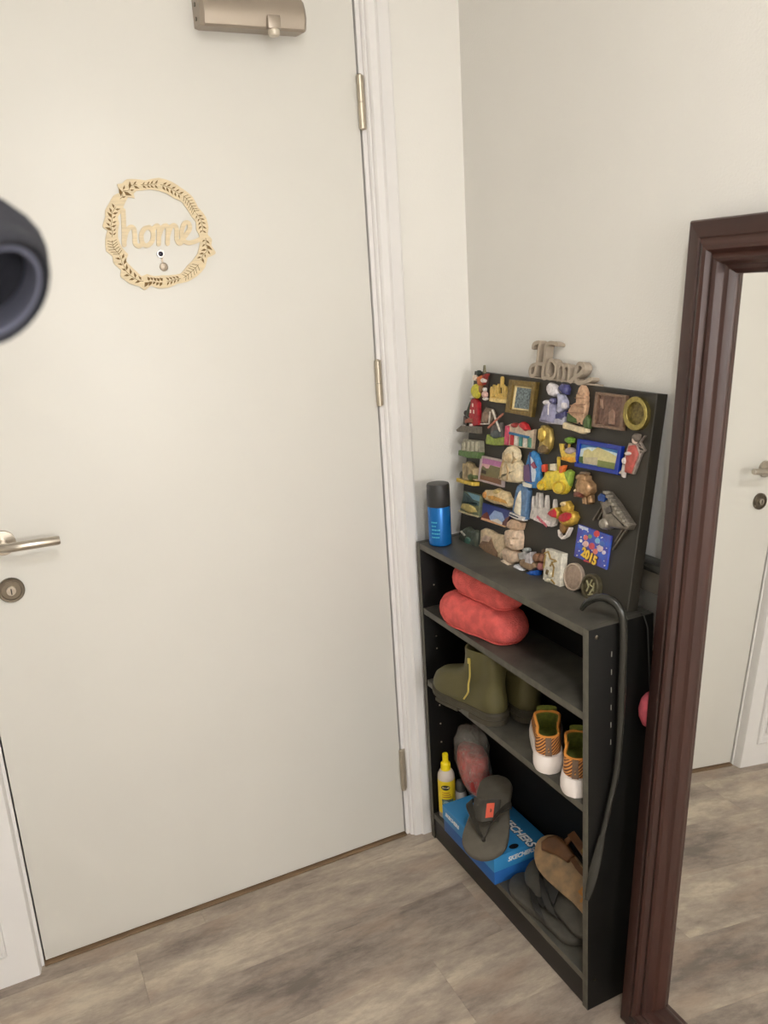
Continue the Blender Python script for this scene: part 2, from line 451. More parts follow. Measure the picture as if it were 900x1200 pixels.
# ------------------------------------------------------------------ leaning mirror
M_MAHOG = mat('mahogany', rgb(62, 34, 26), 0.42, noise=0.3, scale=14, stretch=(1, 1, 0.06), col2=rgb(45, 25, 20), coat=0.0, detail=6)
M_MAHOGH = mat('mahogany_rail', rgb(62, 34, 26), 0.42, noise=0.3, scale=14, stretch=(1, 0.06, 1), col2=rgb(45, 25, 20), coat=0.0, detail=6)
M_GLASS = mat('mirror_glass', (0.93, 0.93, 0.91), 0.0, 1.0)
TH, PH, MH, MW, FW = 0.0767, 0.011, 1.5659, 0.58, 0.0856
mo = Vector((-0.1278, -0.7652, 0.0008))
me1 = Vector((-math.sin(PH), -math.cos(PH), 0)); mn0 = Vector((-math.cos(PH), math.sin(PH), 0))
me2 = math.cos(TH)*Vector((0, 0, 1))-math.sin(TH)*mn0
MP = Plane(mo, me1, me2)
assert MP.n.dot(mn0) > 0
mr = thing('wall_mirror', 'tall mirror in a dark mahogany moulded frame leaning beside the black bookcase', 'mirror', (mo.x, mo.y-MW/2, 0.0))
PR = [(0, -0.006), (0, 0.026), (0.003, 0.031), (0.014, 0.0335), (0.028, 0.0345), (0.0305, 0.0325), (0.033, 0.0335), (0.037, 0.0375), (0.043, 0.0395), (0.049, 0.0375),
      (0.0525, 0.031), (0.0545, 0.0295), (0.057, 0.0315), (0.062, 0.0330), (0.067, 0.0300), (0.0705, 0.022), (0.0715, 0.0165), (0.0735, 0.0150), (0.078, 0.0135), (0.0842, 0.006), (0.0856, 0.0005), (0.0856, -0.006)]
def rail(c0, c1, d0, d1):
    """mitred rail between outer corners c0 and c1; d0/d1 point inwards at each end"""
    rings = []
    for c, d in ((c0, d0), (c1, d1)):
        rings.append([MP.at(c[0]+d[0]*s, c[1]+d[1]*s, hh) for s, hh in PR])
    return loft(rings)
e = 0.0
obj('frame_stile', rail((0, e), (0, MH), (1, 1), (1, -1)), M_MAHOG, mr, 28)
obj('frame_stile', rail((MW, e), (MW, MH), (-1, 1), (-1, -1)), M_MAHOG, mr, 28)
obj('frame_rail', rail((0, e), (MW, e), (1, 1), (-1, 1)), M_MAHOGH, mr, 28)
obj('frame_rail', rail((0, MH), (MW, MH), (1, -1), (-1, -1)), M_MAHOGH, mr, 28)
b = bmesh.new(); add_plate(b, MP, [(FW-0.004, FW-0.004), (MW-FW+0.004, FW-0.004), (MW-FW+0.004, MH-FW+0.004), (FW-0.004, MH-FW+0.004)], -0.004, 0.0, 0)
obj('mirror_glass', b, M_GLASS, mr, None, label='clear mirror glass')
b = bmesh.new(); add_plate(b, MP, [(0.006, 0.006), (MW-0.006, 0.006), (MW-0.006, MH-0.006), (0.006, MH-0.006)], -0.0065, -0.0045, 0)
obj('backing_board', b, mat('hardboard', rgb(88, 66, 48), 0.8), mr, None)

# ------------------------------------------------------------------ bookcase
BXF, BD, BY0, BW, BH, T = -0.203, 0.1546, -0.0425, 0.6753, 0.8604, 0.017
BXB = BXF+BD; BY1 = BY0-BW
S1, S2, S0 = 0.6855, 0.4835, 0.080
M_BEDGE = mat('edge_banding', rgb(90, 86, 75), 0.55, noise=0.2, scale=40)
M_BSHEEN_DUST = mat('sheen_dust_top', rgb(78, 75, 67), 0.5, noise=0.3, scale=11, col2=rgb(54, 52, 46), bump=0.0001, bscale=200, detail=6)  # lighter tops: sheen from the walls painted in, together with dust marks
M_BLK = mat('black_laminate', rgb(17, 16, 14), 0.5, spec=0.2)
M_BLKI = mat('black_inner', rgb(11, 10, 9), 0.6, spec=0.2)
bk = thing('bookcase', 'low black wooden bookcase full of shoes standing in the corner by the door', 'bookcase', (BXF+BD/2, BY0-BW/2, 0))
def board(name, x0, x1, y0, y1, z0, z1, side=None, sheen_dust=True):
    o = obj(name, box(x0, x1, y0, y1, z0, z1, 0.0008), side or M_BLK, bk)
    o.data.materials.append(M_BEDGE); o.data.materials.append(M_BSHEEN_DUST)
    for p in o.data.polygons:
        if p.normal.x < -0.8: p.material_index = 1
        elif sheen_dust and p.normal.z > 0.8: p.material_index = 2
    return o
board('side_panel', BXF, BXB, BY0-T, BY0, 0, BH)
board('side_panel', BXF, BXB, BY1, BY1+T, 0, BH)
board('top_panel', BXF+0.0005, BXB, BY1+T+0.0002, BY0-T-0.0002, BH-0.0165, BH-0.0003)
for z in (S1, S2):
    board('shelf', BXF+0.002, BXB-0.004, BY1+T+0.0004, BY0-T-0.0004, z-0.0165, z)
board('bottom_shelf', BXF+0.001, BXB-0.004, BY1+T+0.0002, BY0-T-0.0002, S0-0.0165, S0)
obj('kick_board', box(BXF+0.003, BXF+0.018, BY1+T+0.0002, BY0-T-0.0002, 0.002, S0-0.0167, 0.0008), mat('kick_black', rgb(34, 30, 26), 0.5), bk)
obj('back_panel', box(BXB-0.0035, BXB-0.0005, BY1+T, BY0-T, 0.02, BH-0.017), M_BLKI, bk)
M_PIN = mat('pin_metal', rgb(190, 180, 160), 0.4, 0.6)
for z in (0.742, 0.60, 0.565, 0.40, 0.345, 0.29):
    obj('shelf_pin', lathe([(0.0022, 0.0), (0.0022, 0.0012)], (BXF+0.035, BY0-T, z), 8, 'y'), M_PIN, bk)
for i in range(6):  # row of short pale dashes down the outer end panel
    obj('side_dash', box(-0.1500, -0.1485, BY1-0.0006, BY1+0.0002, 0.795-0.037*i, 0.806-0.037*i), mat('side_dash_pale', rgb(140, 138, 128), 0.5), bk)
obj('cam_screw', lathe([(0.0045, 0.0), (0.0045, 0.0014), (0.003, 0.002)], (BXF+0.018, BY1, 0.843), 12, 'y'), M_DARKST, bk)
obj('cam_screw', lathe([(0.0035, 0.0), (0.0035, 0.0014)], (BXF+0.018, BY1, 0.072), 12, 'y'), M_DARKST, bk)

# ------------------------------------------------------------------ spray can
M_CAN = mat('can_blue', rgb(16, 104, 178), 0.26, 0.35)
M_CAP = mat('can_cap', rgb(44, 44, 44), 0.42)
cx, cy = -0.1615, -0.0935
sc = thing('spray_can', 'blue spray can with a black cap standing on the bookcase', 'spray can', (cx, cy, BH))
obj('can_body', lathe([(0.0265, 0.0), (0.0285, 0.002), (0.0285, 0.096), (0.0275, 0.0985)], (cx, cy, BH), 40), M_CAN, sc)
obj('cap', lathe([(0.0285, 0.099), (0.0288, 0.100), (0.0282, 0.150), (0.0268, 0.1545), (0.022, 0.1555)], (cx, cy, BH), 40), M_CAP, sc)
M_CTX = mat('can_lettering', rgb(66, 170, 190), 0.4)
rnd = random.Random(3)
for i in range(5):      # small print running round the left of the label
    b = bmesh.new(); z = BH+0.060-0.0095*i; a = math.radians(198)
    for k in range(rnd.randint(4, 7)):
        da = math.radians(rnd.uniform(3, 6)); rr = 0.0288
        q = [(cx+rr*math.cos(a), cy+rr*math.sin(a)), (cx+rr*math.cos(a+da), cy+rr*math.sin(a+da))]
        add_loft(b, [[(q[0][0], q[0][1], z), (q[1][0], q[1][1], z)], [(q[0][0], q[0][1], z+0.0035), (q[1][0], q[1][1], z+0.0035)]], False, False, closed=False)
        a += da+math.radians(2)
    obj('small_print', b, M_CTX, sc, None)

# ------------------------------------------------------------------ magnet board
BA = math.radians(8.6)
bo = Vector((-0.0925, -0.068, BH+0.0040))
BP = Plane(bo, (0, -1, 0), (math.sin(BA), 0, math.cos(BA)))
BWD, BHT = 0.627, 0.4135
M_BOARD = mat('board_black', rgb(46, 42, 34), 0.5, noise=0.12, scale=6, col2=rgb(40, 37, 30))
mb = thing('magnet_board', 'black board covered with souvenir magnets leaning on the wall above the bookcase', 'board', (-0.08, -0.38, BH))
b = bmesh.new(); add_plate(b, BP, [(0, 0), (BWD, 0), (BWD, BHT), (0, BHT)], -0.025, 0.0, 0.0012)
obj('panel', b, M_BOARD, mb)
b = bmesh.new(); add_plate(b, BP, [(0.004, 0.0), (BWD-0.004, 0.0), (BWD-0.004, BHT-0.002), (0.004, BHT-0.002)], -0.0262, -0.0252, 0)
obj('back_sheet', b, M_BLKI, mb)

# block-letter "Home" on the top edge of the board
M_HOME = mat('grey_wood', rgb(172, 158, 140), 0.6, noise=0.08, scale=60)
def J(pts): return [BP.px(610+x*0.11111, 390+y*0.11111, 0.0) for x, y in pts]
HB = BP.at(0.30, BHT, -0.0125)
hs = thing('home_sign', 'taupe wooden block letters spelling Home on top of the magnet board', 'sign', HB)
def home_letter(name, strokes, wd=0.0078):
    b = bmesh.new()
    for s in strokes:
        add_stroke(b, BP, [(p.x, p.y) for p in smooth_path([Vector((a, c, 0)) for a, c in J(s)], 5)], wd, -0.020, 0.0005)
    return obj(name, b, M_HOME, hs, 50)
home_letter('letter_h', [
    [(128, 158), (140, 118), (178, 100), (200, 108), (188, 180), (178, 270), (166, 350), (142, 440), (108, 452), (94, 405), (112, 352), (165, 330), (238, 328)],
    [(384, 124), (345, 108), (300, 108), (266, 140), (254, 230), (242, 330), (230, 420), (236, 474), (262, 478), (288, 450)]], 0.0076)
home_letter('letter_o', [[(345, 300), (310, 290), (285, 350), (275, 420), (292, 478), (330, 482), (362, 430), (368, 350), (345, 300)], [(345, 300), (370, 340), (400, 335)]], 0.0066)
home_letter('letter_m', [[(400, 330), (395, 420), (385, 500)], [(395, 380), (425, 335), (450, 355), (448, 440), (436, 510)], [(448, 390), (478, 345), (505, 365), (505, 440), (500, 500), (530, 520)]], 0.0062)
home_letter('letter_e', [[(530, 515), (570, 470), (630, 430), (662, 375), (642, 332), (606, 335), (580, 400), (572, 470), (592, 520), (640, 530), (700, 508), (738, 490)]], 0.0085)
# the word stands on a thin strip of its own
lo = J([(100, 470), (740, 515)])
b = bmesh.new(); add_plate(b, BP, [(lo[0][0], BHT+0.0002), (lo[1][0]+0.012, BHT+0.0002), (lo[1][0]+0.012, BHT+0.0035), (lo[0][0], BHT+0.0035)], -0.024, -0.001, 0.0008)
obj('base_strip', b, M_HOME, hs)

# ------------------------------------------------------------------ magnets
CROP = {'A': (530, 425, 70/900), 'B': (590, 435, 80/900), 'C': (650, 445, 60/655), 'D': (690, 450, 0.1), 'E': (530, 500, 0.1), 'F': (600, 520, 1/9),
        'G': (530, 565, 0.1), 'H': (590, 565, 90/864), 'I': (665, 560, 0.125)}
def RM(r, g, b, rough=0.45, metal=0.0, noise=0.24):
    return mat('resin_%d_%d_%d_%d' % (r, g, b, int(metal*10)), rgb(r, g, b), rough, metal, noise=noise, scale=110, bump=0.0022, bscale=150)
def FM(r, g, b, rough=0.3): return mat('print_%d_%d_%d' % (r, g, b), rgb(r, g, b), rough, noise=0.12, scale=140)
GROUP = 'souvenir magnets on the black board'
class Mag:
    def __init__(s, name, label, crop, h=0.006):
        s.c = CROP[crop]; s.h = h; s.name = name; s.label = label; s.root = None
    def p(s, pts): return [BP.px(s.c[0]+x*s.c[2], s.c[1]+y*s.c[2], s.h) for x, y in pts]
    def _root(s, P):
        if s.root is None:
            a = sum(q[0] for q in P)/len(P); b = min(q[1] for q in P)
            s.root = thing(s.name, s.label, 'magnet', BP.at(a, b, 0.0), GROUP)
        return s.root
    def plate(s, part, m, pts, h0=0.0, h1=0.006, bev=0.0007):
        P = s.p(pts); r = s._root(P); b = bmesh.new(); add_plate(b, BP, P, h0, h1, bev); return obj(part, b, m, r)
    def dome(s, part, m, pts, h0=0.0, h1=0.010, flat=0.35):
        P = s.p(pts); r = s._root(P); b = bmesh.new(); add_dome(b, BP, P, h0, h1, 4, flat); return obj(part, b, m, r, 60)
    def stroke(s, part, m, pts, wd, h0=0.004, h1=0.007):
        P = s.p(pts); r = s._root(P); b = bmesh.new(); add_stroke(b, BP, P, wd, h0, h1); return obj(part, b, m, r)
    def ring(s, part, m, outer, inner, h0, h1):
        P, Q = s.p(outer), s.p(inner); r = s._root(P); b = bmesh.new()
        R = [[BP.at(x, y, hh) for x, y in L] for L, hh in ((P, h0), (P, h1-0.0008), (inset2(P, 0.0008), h1), (inset2(Q, -0.0006), h1), (Q, h1-0.0006), (Q, h0))]
        add_loft(b, R, False, False); return obj(part, b, m, r)
    def text(s, part, m, txt, x, y, size, h0, h1, rot=0.0, bold=0.0, sx=1.0):
        a, bb = s.p([(x, y)])[0]; b = bmesh.new(); add_text(b, txt, BP, a, bb, size, h0, h1, rot, bold, sx=sx); return obj(part, b, m, s.root, None)
def circ(cx, cy, rx, ry, n=20, rot=0.0): return ell(cx, cy, rx, ry, n, rot)

# row one
g = Mag('figurine_cluster_magnet', 'bright multicoloured figurine cluster magnet at the top corner of the board by the door', 'A')
g.plate('back_plate', RM(60, 44, 38), [(330, 190), (470, 150), (545, 170), (520, 330), (520, 560), (400, 545), (290, 530), (300, 400), (340, 330)], 0, 0.004)
g.dome('yellow_figure', RM(206, 196, 62), circ(370, 430, 70, 110), 0.003, 0.013)
g.dome('orange_figure', RM(206, 112, 58), [(385, 220), (450, 190), (480, 260), (470, 340), (400, 350)], 0.003, 0.012)
g.dome('red_figure', RM(146, 46, 40), [(470, 190), (520, 160), (550, 165), (530, 230), (500, 330), (450, 340), (455, 250)], 0.003, 0.011)
g.dome('dark_topknot', RM(34, 48, 40), circ(398, 155, 27, 42), 0.002, 0.010)
g.dome('white_figure', RM(226, 214, 204), circ(490, 270, 34, 36), 0.006, 0.014)
g.dome('pale_face', RM(232, 210, 190), circ(355, 230, 26, 45), 0.004, 0.012)
g.dome('white_foot', RM(230, 222, 212), circ(315, 515, 36, 22), 0.003, 0.010)
g.dome('pink_figure', RM(222, 180, 168), circ(495, 480, 32, 50), 0.003, 0.012)
g.dome('brown_figure', RM(150, 110, 70), circ(440, 400, 25, 60), 0.004, 0.012)
g.dome('white_shoe', RM(230, 222, 214), circ(500, 545, 34, 26), 0.003, 0.010)
g.dome('white_glove', RM(230, 222, 212), circ(495, 405, 20, 32), 0.004, 0.011)
g.plate('spire', RM(120, 116, 90), [(450, 160), (460, 40), (478, 35), (488, 160)], 0.001, 0.005)

g = Mag('golden_castle_magnet', 'golden many-spired castle magnet beside the gilt picture', 'A')
GOLD = RM(214, 180, 98, 0.4, 0.15)
g.plate('castle_wall', GOLD, [(580, 585), (592, 480), (650, 470), (720, 460), (790, 480), (850, 490), (835, 612), (700, 602)], 0, 0.007)
for x, t, wd in ((598, 380, 15), (628, 352, 12), (662, 362, 16), (700, 340, 12), (776, 350, 14), (806, 375, 12), (840, 440, 12)):
    g.plate('tower', GOLD, [(x-wd, t+150), (x-wd, t+28), (x, t-22), (x+wd, t+28), (x+wd, t+150)], 0.002, 0.0095)
g.plate('tall_spire', GOLD, [(722, 380), (735, 220), (750, 205), (765, 225), (756, 380)], 0.002, 0.008)
g.plate('base_wall', RM(228, 200, 130), [(580, 580), (585, 530), (835, 560), (838, 615), (700, 605)], 0.004, 0.011)

g = Mag('gilt_picture_magnet', 'small blue-grey picture in a gilt frame with a cream mount', 'B')
g.ring('gilt_frame', RM(128, 106, 56, 0.35, 0.5), [(95, 110), (450, 145), (385, 605), (40, 540)], [(145, 185), (392, 215), (352, 530), (105, 500)], 0, 0.011)
g.ring('mount', FM(232, 212, 160), [(145, 185), (392, 215), (352, 530), (105, 500)], [(170, 210), (378, 238), (338, 508), (130, 480)], 0, 0.006)
g.plate('picture', mat('blue_picture', rgb(122, 136, 136), 0.4, noise=0.5, scale=220, col2=rgb(66, 76, 84)), [(168, 208), (380, 236), (340, 510), (128, 482)], 0, 0.004, 0)

g = Mag('kissing_couple_magnet', 'blue and white pottery couple with a tall white bonnet and a blue cap', 'B')
BW_ = RM(150, 148, 176, 0.2); WH_ = RM(224, 218, 220, 0.2); NV_ = RM(70, 70, 120, 0.2)
g.dome('skirt', BW_, [(500, 660), (560, 450), (620, 400), (700, 440), (720, 560), (700, 690), (590, 680)], 0, 0.016, 0.5)
g.dome('bonnet', WH_, [(600, 190), (630, 150), (690, 180), (735, 240), (735, 310), (680, 340), (620, 320), (592, 250)], 0, 0.015)
g.dome('blue_cap', NV_, [(745, 210), (790, 160), (840, 180), (862, 230), (845, 310), (800, 300), (750, 250)], 0, 0.014)
g.dome('jacket', RM(176, 176, 198, 0.2), [(730, 290), (800, 310), (835, 400), (838, 480), (760, 560), (720, 540), (735, 420)], 0, 0.014, 0.45)
g.dome('trousers', NV_, [(700, 560), (830, 520), (830, 600), (815, 680), (700, 640)], 0, 0.012, 0.5)
g.plate('plinth', RM(186, 184, 200, 0.2), [(498, 620), (600, 640), (830, 600), (815, 712), (600, 688), (494, 660)], 0, 0.012, 0.002)
g.dome('sleeve', WH_, circ(600, 415, 40, 34), 0.006, 0.017)
g.dome('bodice', RM(92, 90, 124, 0.2), circ(675, 390, 35, 40), 0.006, 0.016)
g.plate('apron_stripe', WH_, [(634, 420), (652, 420), (648, 580), (630, 575)], 0.010, 0.0165)
g.dome('cuff', WH_, circ(822, 455, 20, 45), 0.006, 0.016)

g = Mag('pink_tower_magnet', 'pinkish stepped stone tower magnet on a cream scroll with green bushes', 'C')
PK = RM(198, 160, 128)
g.plate('tower_base', PK, [(185, 395), (230, 320), (420, 290), (410, 360), (385, 500), (380, 580), (200, 540)], 0, 0.010, 0.002)
g.plate('middle_tier', PK, [(228, 330), (300, 290), (300, 190), (330, 175), (410, 190), (425, 230), (415, 300), (405, 360)], 0.001, 0.013, 0.002)
g.plate('spire_tier', PK, [(325, 190), (345, 110), (375, 70), (402, 105), (422, 165), (412, 215)], 0.001, 0.015, 0.002)
for s_ in ([(240, 330), (412, 318)], [(305, 235), (420, 240)], [(205, 420), (395, 430)], [(330, 175), (415, 180)]):
    g.stroke('stone_course', RM(160, 120, 94), s_, 0.0016, 0.010, 0.0152)
GR = RM(70, 92, 44)
g.dome('bush', GR, [(175, 480), (190, 410), (230, 450), (300, 500), (310, 560), (170, 540)], 0.002, 0.013)
g.dome('bush', GR, [(385, 520), (430, 450), (460, 500), (462, 620), (420, 640), (380, 590)], 0.002, 0.013)
g.plate('gateway', RM(60, 46, 34), [(325, 580), (327, 550), (345, 545), (352, 585)], 0.009, 0.0112, 0)
g.plate('cream_scroll', RM(226, 208, 170), [(140, 560), (160, 545), (290, 590), (440, 625), (435, 675), (380, 695), (250, 650), (140, 625)], 0.002, 0.015, 0.002)

g = Mag('brown_relief_magnet', 'square brown relief picture in a wooden frame next to the brass plate', 'D')
g.ring('wooden_frame', RM(122, 96, 76, 0.4), [(95, 92), (450, 135), (400, 550), (45, 500)], [(122, 130), (412, 165), (372, 510), (82, 465)], 0, 0.010)
g.plate('relief_ground', mat('relief_bronze', rgb(120, 92, 78), 0.35, 0.3, noise=0.4, scale=120, bump=0.002, bscale=130), [(120, 128), (414, 163), (374, 512), (80, 467)], 0, 0.005, 0)
g.dome('relief_figure', RM(150, 118, 100, 0.35, 0.2), [(235, 470), (240, 330), (280, 290), (310, 340), (300, 480)], 0.004, 0.0085)
g.dome('relief_column', RM(164, 132, 112, 0.35, 0.2), [(135, 170), (165, 180), (170, 290), (140, 280)], 0.004, 0.008)

g = Mag('brass_plate_magnet', 'round brass souvenir plate with an engraved centre', 'D')
BR = RM(166, 150, 86, 0.25, 0.8)
g.ring('brass_rim', BR, circ(556, 348, 142, 200, 36), circ(563, 345, 100, 135, 36), 0, 0.010)
g.plate('engraved_centre', mat('brass_engraved', rgb(118, 104, 60), 0.4, 0.6, noise=0.55, scale=170, bump=0.002, bscale=150), circ(562, 346, 104, 140, 36), 0, 0.004, 0.001)

# row two
g = Mag('red_house_magnet', 'tall red gabled house magnet with a green tree and grey street base', 'A')
g.plate('red_gable', RM(164, 26, 38), [(300, 560), (360, 540), (405, 600), (415, 940), (330, 960), (270, 800), (295, 620)], 0, 0.011, 0.0015)
g.dome('green_tree', RM(48, 66, 44), [(225, 700), (270, 580), (300, 600), (290, 760), (240, 830), (200, 800)], 0, 0.009)
g.dome('dark_bush', RM(58, 44, 42), circ(205, 760, 30, 45), 0, 0.008)
g.plate('brown_awning', RM(150, 84, 62), [(225, 870), (270, 835), (340, 850), (340, 900), (225, 910)], 0.004, 0.013)
g.plate('dark_house', RM(84, 76, 70), [(175, 800), (220, 850), (220, 960), (165, 920)], 0, 0.007)
for q in ((335, 640), (303, 735), (350, 740)):
    g.plate('window', RM(226, 200, 186), [(q[0]-9, q[1]-28), (q[0]+9, q[1]-25), (q[0]+9, q[1]+28), (q[0]-9, q[1]+25)], 0.010, 0.0118, 0)
g.plate('street_base', RM(104, 96, 84), [(100, 1010), (170, 950), (420, 960), (420, 1070), (110, 1040)], 0, 0.015, 0.0015)
g.plate('white_figure', RM(222, 206, 198), [(300, 955), (312, 920), (335, 925), (335, 960)], 0.008, 0.0155)

g = Mag('windmill_magnet', 'windmill magnet with brown and white sails above a green meadow', 'A')
g.plate('mill_backdrop', RM(120, 104, 86), [(440, 760), (500, 670), (600, 700), (640, 800), (560, 930), (420, 900)], 0, 0.005)
g.plate('mill_tower', RM(92, 84, 80), [(600, 950), (740, 900), (790, 1180), (560, 1180)], 0, 0.008, 0.0015)
g.stroke('mill_sail', RM(222, 214, 200), [(625, 720), (735, 1030)], 0.0042, 0.008, 0.011)
g.stroke('mill_sail', RM(186, 116, 92), [(785, 775), (565, 980)], 0.0046, 0.009, 0.012)
g.stroke('sail_post', RM(226, 216, 202), [(572, 745), (555, 920), (430, 925)], 0.0030, 0.004, 0.008)
g.dome('stone_house', RM(140, 116, 96), circ(500, 830, 42, 90), 0.003, 0.010)
g.plate('meadow', RM(134, 150, 60), [(520, 1170), (540, 1080), (640, 1130), (790, 1120), (805, 1245), (640, 1250), (525, 1225)], 0.001, 0.010, 0.0015)
g.dome('grey_bush', RM(76, 84, 84), circ(670, 1080, 75, 70), 0.003, 0.012)

g = Mag('striped_shopfront_magnet', 'red, white and blue shopfront magnet with a red arched roof', 'B')
g.plate('facade', RM(206, 186, 160), [(45, 715), (110, 690), (250, 720), (345, 790), (412, 765), (385, 1025), (200, 1005), (30, 970)], 0, 0.007)
g.plate('pink_post', RM(198, 74, 100), [(45, 720), (88, 722), (75, 975), (28, 970)], 0.004, 0.011)
g.dome('red_roof', RM(190, 40, 44), [(225, 690), (270, 665), (320, 700), (350, 770), (300, 790), (240, 740)], 0.003, 0.014)
g.dome('red_dome', RM(160, 54, 48), circ(155, 712, 40, 32), 0.003, 0.012)
g.plate('blue_sign', RM(48, 116, 160), [(95, 800), (350, 860), (345, 890), (95, 830)], 0.005, 0.012)
for i, (c0) in enumerate(((190, 46, 50), (226, 216, 204), (70, 130, 120), (228, 220, 206), (84, 140, 120))):
    x = 105+i*58
    g.plate('striped_column', RM(*c0), [(x, 840+i*9), (x+40, 846+i*9), (x+32, 975+i*9), (x-5, 970+i*9)], 0.004, 0.010)

g = Mag('gold_bust_magnet', 'gold pharaoh bust magnet with a ribbed headdress', 'B')
g.dome('headdress', RM(170, 146, 80, 0.3, 0.55), [(500, 715), (560, 708), (625, 760), (642, 880), (625, 1010), (560, 1095), (480, 1090), (468, 1030), (490, 900)], 0, 0.012, 0.5)
g.dome('face', RM(206, 176, 86, 0.3, 0.6), [(505, 760), (555, 740), (590, 800), (580, 890), (530, 940), (495, 890)], 0.006, 0.018)
g.dome('collar', RM(126, 104, 70, 0.3, 0.5), [(480, 1000), (550, 960), (610, 990), (600, 1060), (540, 1090), (480, 1080)], 0.005, 0.014)

g = Mag('palm_island_magnet', 'small yellow island magnet with green palm and grey hut', 'C')
YL = RM(222, 190, 84)
g.plate('island', YL, [(65, 815), (110, 820), (115, 900), (160, 950), (285, 925), (290, 1050), (230, 1060), (105, 1020), (80, 920)], 0, 0.009, 0.0015)
g.dome('palm_crown', RM(110, 150, 48), [(150, 750), (200, 730), (250, 750), (245, 800), (200, 825), (150, 790)], 0.002, 0.013)
g.stroke('palm_trunk', RM(210, 170, 80), [(195, 800), (180, 900)], 0.0028, 0.004, 0.009)
g.dome('grey_hut', RM(172, 156, 154), circ(205, 910, 55, 45), 0.003, 0.013)
g.dome('dark_rock', RM(52, 30, 26), circ(148, 850, 27, 42), 0.001, 0.007)
g.plate('orange_bank', RM(228, 166, 50), [(110, 985), (270, 990), (290, 1050), (230, 1060), (105, 1022)], 0.004, 0.012, 0.0015)

g = Mag('blue_framed_view_magnet', 'long hilltop castle view in a bright blue frame', 'D', 0.004)
BF = FM(24, 52, 150, 0.25)
g.ring('blue_frame', BF, [(-110, 640), (405, 730), (355, 1065), (-150, 965)], [(-85, 700), (362, 775), (318, 1003), (-120, 925)], 0, 0.009)
Q = lambda L: L
g.plate('sky', FM(60, 130, 200), [(-85, 700), (362, 775), (318, 1003), (-120, 925)], 0, 0.004, 0)
g.plate('cloud', FM(206, 222, 224), [(-92, 760), (0, 740), (120, 750), (355, 820), (345, 870), (-105, 850)], 0.003, 0.0046, 0)
g.plate('castle', FM(206, 196, 140), [(-70, 850), (-50, 780), (0, 760), (40, 790), (110, 740), (180, 770), (240, 800), (330, 850), (325, 960), (-100, 900)], 0.003, 0.0052, 0)
g.plate('wall_view', FM(190, 178, 146), [(-60, 920), (-45, 860), (110, 860), (105, 955), (-60, 930)], 0.004, 0.0058, 0)
g.plate('meadow_view', FM(120, 130, 66), [(115, 890), (325, 930), (318, 1003), (105, 965)], 0.004, 0.0056, 0)
g.plate('trees_view', FM(70, 96, 52), [(-112, 905), (-105, 850), (-60, 850), (-65, 930)], 0.004, 0.006, 0)

g = Mag('guardsman_magnet', 'silver-edged red figure magnet with a grey hat and crossed silver bars', 'D')
SV = RM(172, 160, 150, 0.3, 0.6)
g.plate('silver_cloak', SV, [(465, 690), (560, 700), (605, 830), (520, 1060), (435, 1040), (395, 920)], 0, 0.006, 0.001)
g.dome('red_coat', RM(176, 84, 74), [(480, 720), (550, 715), (585, 820), (500, 1050), (435, 1035), (445, 860)], 0.004, 0.012, 0.5)
g.dome('head', RM(212, 190, 174), circ(545, 660, 20, 40), 0.003, 0.012)
g.dome('grey_hat', RM(110, 100, 90), [(530, 610), (560, 575), (605, 590), (600, 650), (565, 680), (530, 640)], 0.003, 0.013)
for s_ in ([(650, 610), (565, 720)], [(580, 720), (650, 770), (600, 830)], [(600, 690), (650, 780)], [(575, 775), (640, 790)]):
    g.stroke('silver_bar', SV, s_, 0.0022, 0.001, 0.006)
g.dome('white_cuffs', RM(226, 214, 208), circ(490, 815, 40, 22), 0.009, 0.015)
g.dome('white_belt', RM(222, 210, 204), circ(440, 900, 24, 40), 0.008, 0.014)
g.dome('leg', RM(200, 190, 182), [(405, 930), (440, 950), (415, 1100), (395, 1090), (385, 1050)], 0.002, 0.010)
g.dome('boot', SV, [(360, 1045), (385, 1010), (400, 1040), (380, 1060)], 0.002, 0.010)

# row three
g = Mag('grey_temple_magnet', 'grey columned temple magnet on a green base at the board edge', 'E', 0.012)
g.plate('temple', RM(150, 146, 126), [(140, 145), (325, 165), (330, 300), (110, 290), (120, 200)], 0, 0.015, 0.0015)
for x in (160, 210, 258, 305):
    g.plate('column', RM(176, 170, 148), [(x-14, 175), (x+8, 178), (x+5, 290), (x-18, 285)], 0.012, 0.018)
g.plate('green_base', RM(84, 112, 60), [(100, 275), (330, 300), (322, 375), (210, 370), (98, 335)], 0, 0.020, 0.002)

g = Mag('stone_ruin_magnet', 'tan ruined columns magnet on a yellow ledge under the grey temple', 'E', 0.012)
g.dome('ruin', RM(160, 140, 104), [(140, 440), (170, 405), (215, 430), (235, 470), (280, 490), (275, 640), (130, 620)], 0, 0.017, 0.55)
for x, y in ((155, 430), (195, 430), (255, 500)):
    g.plate('ruin_column', RM(178, 156, 116), [(x-18, y), (x+14, y+5), (x+14, 630), (x-22, 620)], 0.006, 0.017, 0.0015)
g.dome('green_shrub', RM(84, 96, 50), circ(235, 590, 45, 48), 0.004, 0.018)
g.plate('yellow_ledge', RM(208, 176, 70), [(80, 600), (150, 625), (270, 650), (268, 695), (180, 675), (78, 645)], 0, 0.021, 0.002)
g.dome('dark_shrub', RM(60, 62, 48), circ(105, 565, 26, 45), 0.001, 0.013)

